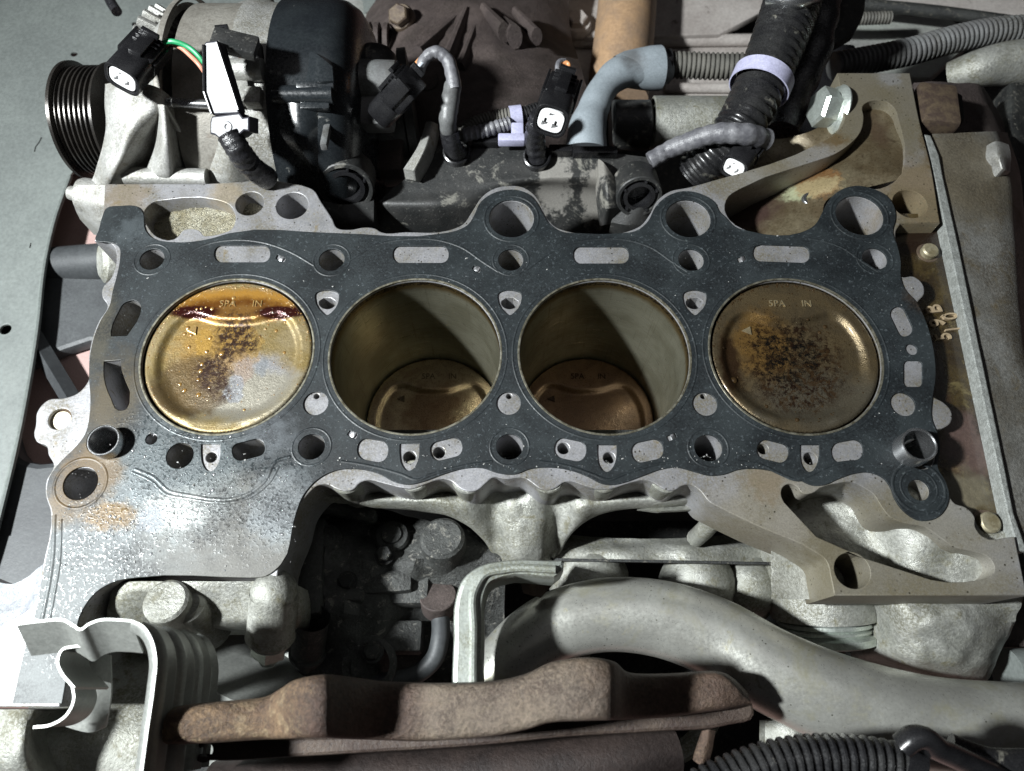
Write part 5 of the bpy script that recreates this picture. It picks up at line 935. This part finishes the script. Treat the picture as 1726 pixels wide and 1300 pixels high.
m.patch([[(100, 1085, -62), (180, 1085, -62), (275, 1085, -62)], [(40, 1215, -40), (130, 1170, -50), (260, 1150, -52)], [(60, 1260, -36), (140, 1240, -38), (260, 1240, -42)], [(60, 1350, -40), (140, 1350, -42), (260, 1350, -46)]], skirt=20, amp=1.5, fr=.08)
o = build(m, 'lower_casting', M['cast'], loc=W(60, 1260, -50)); tag(o, 'pale speckled casting in the lower left corner', 'casting')
hs = thing('heat_shield', 'pale bent sheet metal heat shield with ribs at the lower left', 'heat shield', tuple(W(220, 1150, -10)))
def sheet(pts, z, drop, th=.9, n=6, ribs=False, zs=None, slopey=0):
    P = smooth_path([W(p[0], p[1], (p[2] if len(p) > 2 else z)) for p in pts], n, False); m = MB(); prof = []
    N = len(P); A = []; B = []
    for i, p in enumerate(P):
        t = (P[min(i+1, N-1)]-P[max(i-1, 0)]); t.z = 0; t.normalize(); s_ = V((-t.y, t.x, 0))*th/2; A.append(p+s_); B.append(p-s_)
    rows = 42 if ribs else 4; rows_l = []
    for k in range(rows+1):
        dz = -drop*k/rows; off = 0
        if ribs: off = 3.2*max(0, math.sin(k/rows*PI*7))
        ra = []; rb = []
        for i in range(N):
            s_ = (A[i]-B[i]).normalized()*(-off if ribs else 0); sh = V((0, slopey*k/rows, dz)); ra.append(A[i]+s_+sh); rb.append(B[i]+s_+sh)
        rows_l.append(ra+rb[::-1])
    m.strip(rows_l, close=True)
    for i in range(N-1): m.f.append([i, i+1, 2*N-2-i, 2*N-1-i])
    return m
build(sheet([(28, 1052), (70, 1047), (108, 1046), (124, 1055), (136, 1061), (148, 1053), (162, 1047), (200, 1045), (222, 1047)], 38, 12, slopey=-9), 'top_lip', M['shield'], hs)
m = sheet([(222, 1047), (240, 1056), (254, 1076), (262, 1110), (258, 1160), (248, 1230), (236, 1320)], 38, 54, ribs=True); build(m, 'ribbed_side', M['shield'], hs, angle=60)
build(sheet([(160, 1088), (125, 1090), (104, 1096), (97, 1115), (104, 1135), (118, 1152), (125, 1160)], 30, 22), 'curled_tab', M['shield'], hs)
build(sheet([(122, 1158), (124, 1180), (112, 1205), (85, 1222), (56, 1226)], 26, 14), 'curled_tab', M['shield'], hs)
m = MB(); m.patch([[(118, 1100, 12), (150, 1098, 12), (186, 1105, 8)], [(125, 1160, 8), (150, 1165, 8), (187, 1170, 4)], [(110, 1225, 2), (150, 1235, 2), (178, 1225, -2)]], skirt=1); build(m, 'shield_back', M['shield'], hs)
# ================================================================== RUSTY MANIFOLD
mf = thing('exhaust_manifold', 'rusty cast iron exhaust manifold lying across the bottom foreground', 'manifold', tuple(W(760, 1250, 0)))
top = [(256, 1225, 22), (290, 1196, 28), (350, 1186, 28), (440, 1178, 28), (470, 1164, 34), (500, 1147, 42), (545, 1139, 44), (580, 1142, 36), (640, 1150, 24), (700, 1152, 22), (750, 1153, 25), (830, 1150, 30), (885, 1138, 34), (930, 1118, 38), (990, 1110, 40), (1035, 1117, 36), (1062, 1136, 18), (1130, 1137, 8), (1205, 1133, 6), (1238, 1147, 3), (1262, 1172, -1)]
bot = [(252, 1252), (290, 1254), (350, 1252), (440, 1246), (470, 1245), (500, 1244), (545, 1243), (580, 1245), (640, 1247), (700, 1249), (750, 1247), (830, 1240), (885, 1230), (930, 1217), (990, 1214), (1035, 1213), (1062, 1212), (1130, 1208), (1205, 1198), (1238, 1194), (1268, 1190)]
rows = [[(x, y-2, z-9) for x, y, z in top], [(x, y+3, z-1) for x, y, z in top]]
for k in (.33, .66): rows.append([(a[0]*(1-k)+b_[0]*k, a[1]*(1-k)+b_[1]*k, a[2]+1.5) for a, b_ in zip(top, bot)])
rows.append([(b_[0], b_[1]-4, a[2]) for a, b_ in zip(top, bot)]); rows.append([(b_[0], b_[1]+1, a[2]-5) for a, b_ in zip(top, bot)])
m = MB(); m.patch(rows, sub=5, skirt=16, amp=.9, fr=.12); build(m, 'rusty_runner', M['rusty'], mf, angle=70)
m = MB(); fl_top = [(245, 1245), (300, 1243), (600, 1240), (900, 1215), (1100, 1205), (1268, 1184)]; fl_bot = [(1272, 1205), (1230, 1222), (1110, 1233), (950, 1243), (800, 1258), (640, 1268), (500, 1276), (340, 1282), (262, 1272)]
m.plate(OL([(x, y) for x, y in fl_top+fl_bot], -4, 4), [circ(345, 1266, 12, -4, 20)], z1=-4, z0=-12, bev=1.2); build(m, 'lower_flange', M['rusty_flange'], mf)
m = MB(); m.tube(smooth_path([W(360, 1345, -34), W(560, 1325, -32), (W(720, 1318, -32)), W(900, 1300, -32), W(1060, 1278, -34), W(1130, 1262, -38)], 6, False), lambda u: 13-2*u, 24); build(m, 'lower_runner', M['rusty_dark'], mf)
for x, y in ((545, 1262), (958, 1232), (1000, 1229)):
    m = MB(); m.ball(tuple(W(x, y, -8)), 2.0, (1.6, 1, .6)); build(m, 'weld_bead', M['rusty'], mf)
m = MB(); m.patch([[(1185, 1232, 0), (1195, 1230, 2), (1206, 1232, 0)], [(1172, 1270, -2), (1185, 1275, 0), (1198, 1275, -2)], [(1170, 1282, -2), (1182, 1290, 0), (1190, 1284, -2)]], skirt=2); build(m, 'hanging_tab', M['rusty'], mf)
# ================================================================== BIG PIPE
m = MB(); P = smooth_path([W(*p) for p in [(770, 1260, -52), (812, 1185, -48), (856, 1120, -44), (925, 1062, -40), (1010, 1037, -38), (1100, 1040, -36), (1200, 1072, -34), (1300, 1130, -30), (1420, 1182, -28), (1560, 1218, -28), (1780, 1235, -28)]], 10, False)
m.tube(P, lambda u: 12.8+5.2*min(1, u*1.2), 48); o = build(m, 'coolant_crossover_pipe', M['pipe'], loc=P[0]); tag(o, 'large curved silver pipe sweeping across the lower right', 'pipe')
m = MB(); m.lathe([(30, 0), (33, 1), (34, 3), (33, 6), (30, 7), (30, 12), (35, 14), (35, 20)], W(1085, 1150, -95), (0, -.1, 1), 48); o = build(m, 'oil_filter', M['cast'], loc=W(1085, 1150, -95)); tag(o, 'round silver rim showing below the big pipe', 'oil filter')
# ================================================================== BRACKET, SMALL PIPE, PUMP
br = thing('steel_bracket', 'grey hooked bracket standing in front of the block centre', 'bracket', tuple(W(800, 1100, -30)))
BZ = 6
bo = OL([(948, 944), (940, 944), (850, 944), (812, 952), (780, 975), (767, 1010), (764, 1080), (760, 1175, 1), (812, 1175, 1), (814, 1060), (816, 1005), (824, 985), (845, 974), (935, 974, 1), (950, 962, 1)], BZ, 4)
m = MB(); m.plate(bo, z1=BZ, z0=BZ-22, bev=2); build(m, 'bracket_strip', M['bracket'], br)
m = MB(); m.tube(smooth_path([W(936, 960, BZ+.5), W(850, 960, BZ+.5), W(815, 970, BZ+.5), W(800, 995, BZ+.5), W(798, 1060, BZ+.5), W(797, 1170, BZ+.5)], 8, False), 1.6, 10); build(m, 'pressed_ridge', M['bracket'], br)
bb = thing('bracket_bolt', 'brown hex bolt under the tip of the hooked bracket', 'bolt', tuple(W(903, 992, -26)))
m = MB(); m.hexa(W(903, 978, -22), (0, .25, -1), 7.5, 9, .1, .25); build(m, 'hex_head', M['bolt_brown'], bb)
sp_ = thing('small_pipe', 'small grey-brown pipe with collar curving down left of the bracket', 'pipe', tuple(W(735, 1080, -60)))
m = MB(); m.lathe([(.1, 0), (8.0, 0), (8.4, .5), (8.0, 9), (7, 10.5), (4.6, 12), (4.2, 14)], W(738, 1003, -48), (0, -.55, -1), 32); build(m, 'collar', M['cast_brown'], sp_)
m = MB(); m.tube(smooth_path([W(742, 1030, -52), W(742, 1075, -56), W(732, 1110, -58), W(705, 1135, -60), W(650, 1150, -62), W(560, 1165, -62)], 8, False), 4.2, 18); build(m, 'tube', M['dark_steel'], sp_)
pp = thing('steering_pump', 'greasy dark pump body in the shaded recess under the block', 'pump', tuple(W(640, 1000, -110)))
m = MB(); m.patch([[(500, 850, -51), (570, 845, -55), (650, 860, -57), (730, 880, -53), (830, 900, -51)], [(495, 930, -45), (560, 930, -41), (640, 950, -45), (730, 940, -41), (850, 950, -49)], [(495, 1010, -49), (560, 1020, -41), (640, 1030, -47), (700, 1020, -57), (850, 1020, -61)], [(500, 1090, -57), (560, 1095, -49), (620, 1100, -51), (690, 1100, -71), (850, 1100, -81)], [(500, 1180, -67), (560, 1180, -61), (620, 1180, -61), (690, 1180, -86), (850, 1180, -91)]], sub=7, skirt=40, amp=5, fr=.07); build(m, 'pump_body', M['pump_cast'], pp)
vb = V((0, -.25, -1)).normalized()
c = W(745, 905, -34); m = MB(); m.lathe([(.1, 0), (8.5, 0), (10, -1.5), (10.4, -4), (10.4, -30), (9, -31)], c, -vb*1.0, 36); build(m, 'pump_barrel', M['pump_cast'], pp)
for x, y, z_, r_, h_ in ((600, 945, -44, 9, 26), (548, 905, -40, 7.5, 34), (660, 900, -44, 8, 18), (612, 1050, -52, 10, 26)):
    m = MB(); m.lathe([(.1, 0), (r_*.55, 0), (r_*.6, -1), (r_*.9, -1.4), (r_, -2.6), (r_, -h_*.6), (r_*1.15, -h_*.62), (r_*1.15, -h_*.75), (r_*.9, -h_)], W(x, y, z_), -vb, 30); build(m, 'pump_boss', M['pump_cast'], pp)
for x, y, z_, sz, ry in ((520, 960, -44, (16, 44, 14), 5), (575, 1005, -46, (22, 6, 14), -6), (640, 985, -48, (30, 10, 8), 4), (575, 860, -40, (34, 5, 10), -12), (690, 960, -54, (20, 34, 10), 0), (665, 1075, -60, (26, 14, 10), 0)):
    m = MB(); m.box(W(x, y, z_), sz, (-8, 0, ry), 2.2); build(m, 'cast_rib', M['pump_cast'], pp)
for x, y, z_ in ((585, 980, -40), (648, 935, -42), (628, 1100, -48)):
    m = MB(); m.hexa(W(x, y, z_), (0, .1, 1), 3.6, 3.2); m.lathe([(.1, -.1), (4.6, -.1), (4.8, -1)], W(x, y, z_), (0, .1, 1), 20); build(m, 'pump_bolt', M['cast_dark'], pp)
m = MB(); m.lathe([(9, 0), (12, .6), (12, 3), (9.5, 4), (9, 12)], W(622, 1120, -50), (0, .1, -1), 32); build(m, 'union_ring', M['pump_cast'], pp)
m = MB(); m.patch([[(702, 1108, -100), (708, 1104, -99), (716, 1108, -100)], [(700, 1128, -100), (708, 1130, -98), (718, 1122, -100)], [(696, 1150, -100), (712, 1150, -99), (728, 1148, -100)]], skirt=2); o = build(m, 'paper_tag', M['white'], loc=W(708, 1130, -100)); tag(o, 'small white scrap showing behind the small curved pipe', 'scrap')
# ================================================================== FILTER HOUSING and LOWER RIGHT CAST HOUSING
fh = thing('filter_housing', 'upright silver cylinder with ringed end below the right arm', 'housing', tuple(W(1380, 1000, -50)))
a0 = W(1371, 862, -54); b0 = W(1388, 1042, -66); ax = (b0-a0).normalized(); L = (b0-a0).length
m = MB(); m.lathe([(26, 0), (25.4, L*.6), (24.4, L*.9), (23.4, L)], a0, ax, 48); build(m, 'housing_barrel', M['cast'], fh)
m = MB(); m.lathe([(20, 0), (21, 1), (21, 2.6), (19.6, 3.2), (20.6, 4), (20.6, 5), (20, 5.6), (22.5, 7), (22.5, 10), (20, 11), (.1, 11)], b0+ax*.2, ax, 48); build(m, 'end_rings', M['zinc'], fh)
m = MB(); m.hexa(b0+ax*11, ax, 8, 8, .2, .3); build(m, 'end_bolt', M['bolt_brown'], fh)
lh = thing('lower_housing', 'lumpy cast housing under the lower right corner of the deck', 'housing', tuple(W(1600, 1080, -60)))
m = MB(); m.patch([[(1475, 1000, -36), (1510, 1000, -31), (1570, 1000, -31), (1650, 1000, -31), (1724, 1000, -31)], [(1485, 1035, -44), (1525, 1035, -28), (1580, 1040, -25), (1650, 1035, -28), (1715, 1030, -36)], [(1490, 1075, -46), (1530, 1080, -34), (1590, 1085, -30), (1650, 1085, -33), (1700, 1070, -44)], [(1485, 1105, -52), (1535, 1120, -42), (1590, 1125, -38), (1645, 1125, -40), (1682, 1110, -50)], [(1515, 1125, -66), (1550, 1148, -60), (1600, 1160, -58), (1640, 1160, -58), (1662, 1150, -62)]], sub=7, skirt=30, amp=2.2, fr=.08); build(m, 'cast_shell', M['cast'], lh, angle=70)
m = MB(); m.patch([[(1690, 1000, -50), (1760, 1000, -50)], [(1690, 1090, -60), (1760, 1090, -60)]], skirt=10); build(m, 'dark_wall', M['cast_brown'], lh)
m = MB(); m.tube([W(1700, 1140, -60), W(1780, 1140, -60)], 12, 24); o = build(m, 'reservoir_cap', M['panel'], loc=W(1720, 1140, -70)); tag(o, 'pale blue-grey cap at the right edge above the big pipe', 'cap')
# lower right conduit
conduit('wiring_conduit', 'blurred black corrugated conduit in the lower right foreground', [(1130, 1365, 24), (1220, 1318, 24), (1310, 1286, 24), (1400, 1277, 24), (1480, 1284, 24), (1545, 1300, 24)], 7.4, 2.9, 'conduit', .14)
cc = thing('hose_clamp', 'black clamp and stub at the end of the foreground conduit', 'clamp', tuple(W(1535, 1275, 30)))
m = MB(); m.lathe([(7.6, -3), (8.4, -3), (8.4, 3), (7.6, 3)], W(1528, 1293, 24), (1, -.4, 0), 32); build(m, 'band', M['plastic'], cc)
m = MB(); m.tube(smooth_path([W(1520, 1258, 36), W(1540, 1243, 38), W(1580, 1262, 34), W(1640, 1290, 28), W(1700, 1320, 24)], 6, False), 3.6, 16, squash=1.4); build(m, 'stub', M['plastic'], cc)
hose('thin_hose', 'thin black hose in the lower right corner', [(1600, 1262, 20), (1660, 1285, 22), (1740, 1290, 22)], 5, 'conduit', cat='hose')
m = MB(); m.patch([[(1290, 1215, -60), (1340, 1215, -56), (1400, 1240, -60)], [(1290, 1270, -60), (1350, 1275, -54), (1420, 1280, -60)]], skirt=8, amp=1); o = build(m, 'lower_bracket', M['cast'], loc=W(1340, 1250, -70)); tag(o, 'pale bracket glimpsed below the big pipe', 'bracket')
m = MB(); m.patch([[(1230, 1150, -50), (1250, 1150, -46), (1262, 1160, -50)], [(1230, 1200, -50), (1255, 1200, -44), (1268, 1195, -50)]], skirt=8); o = build(m, 'rusty_stub', M['rusty'], loc=W(1250, 1180, -60)); tag(o, 'dark rusty stub behind the right end of the manifold', 'stub')
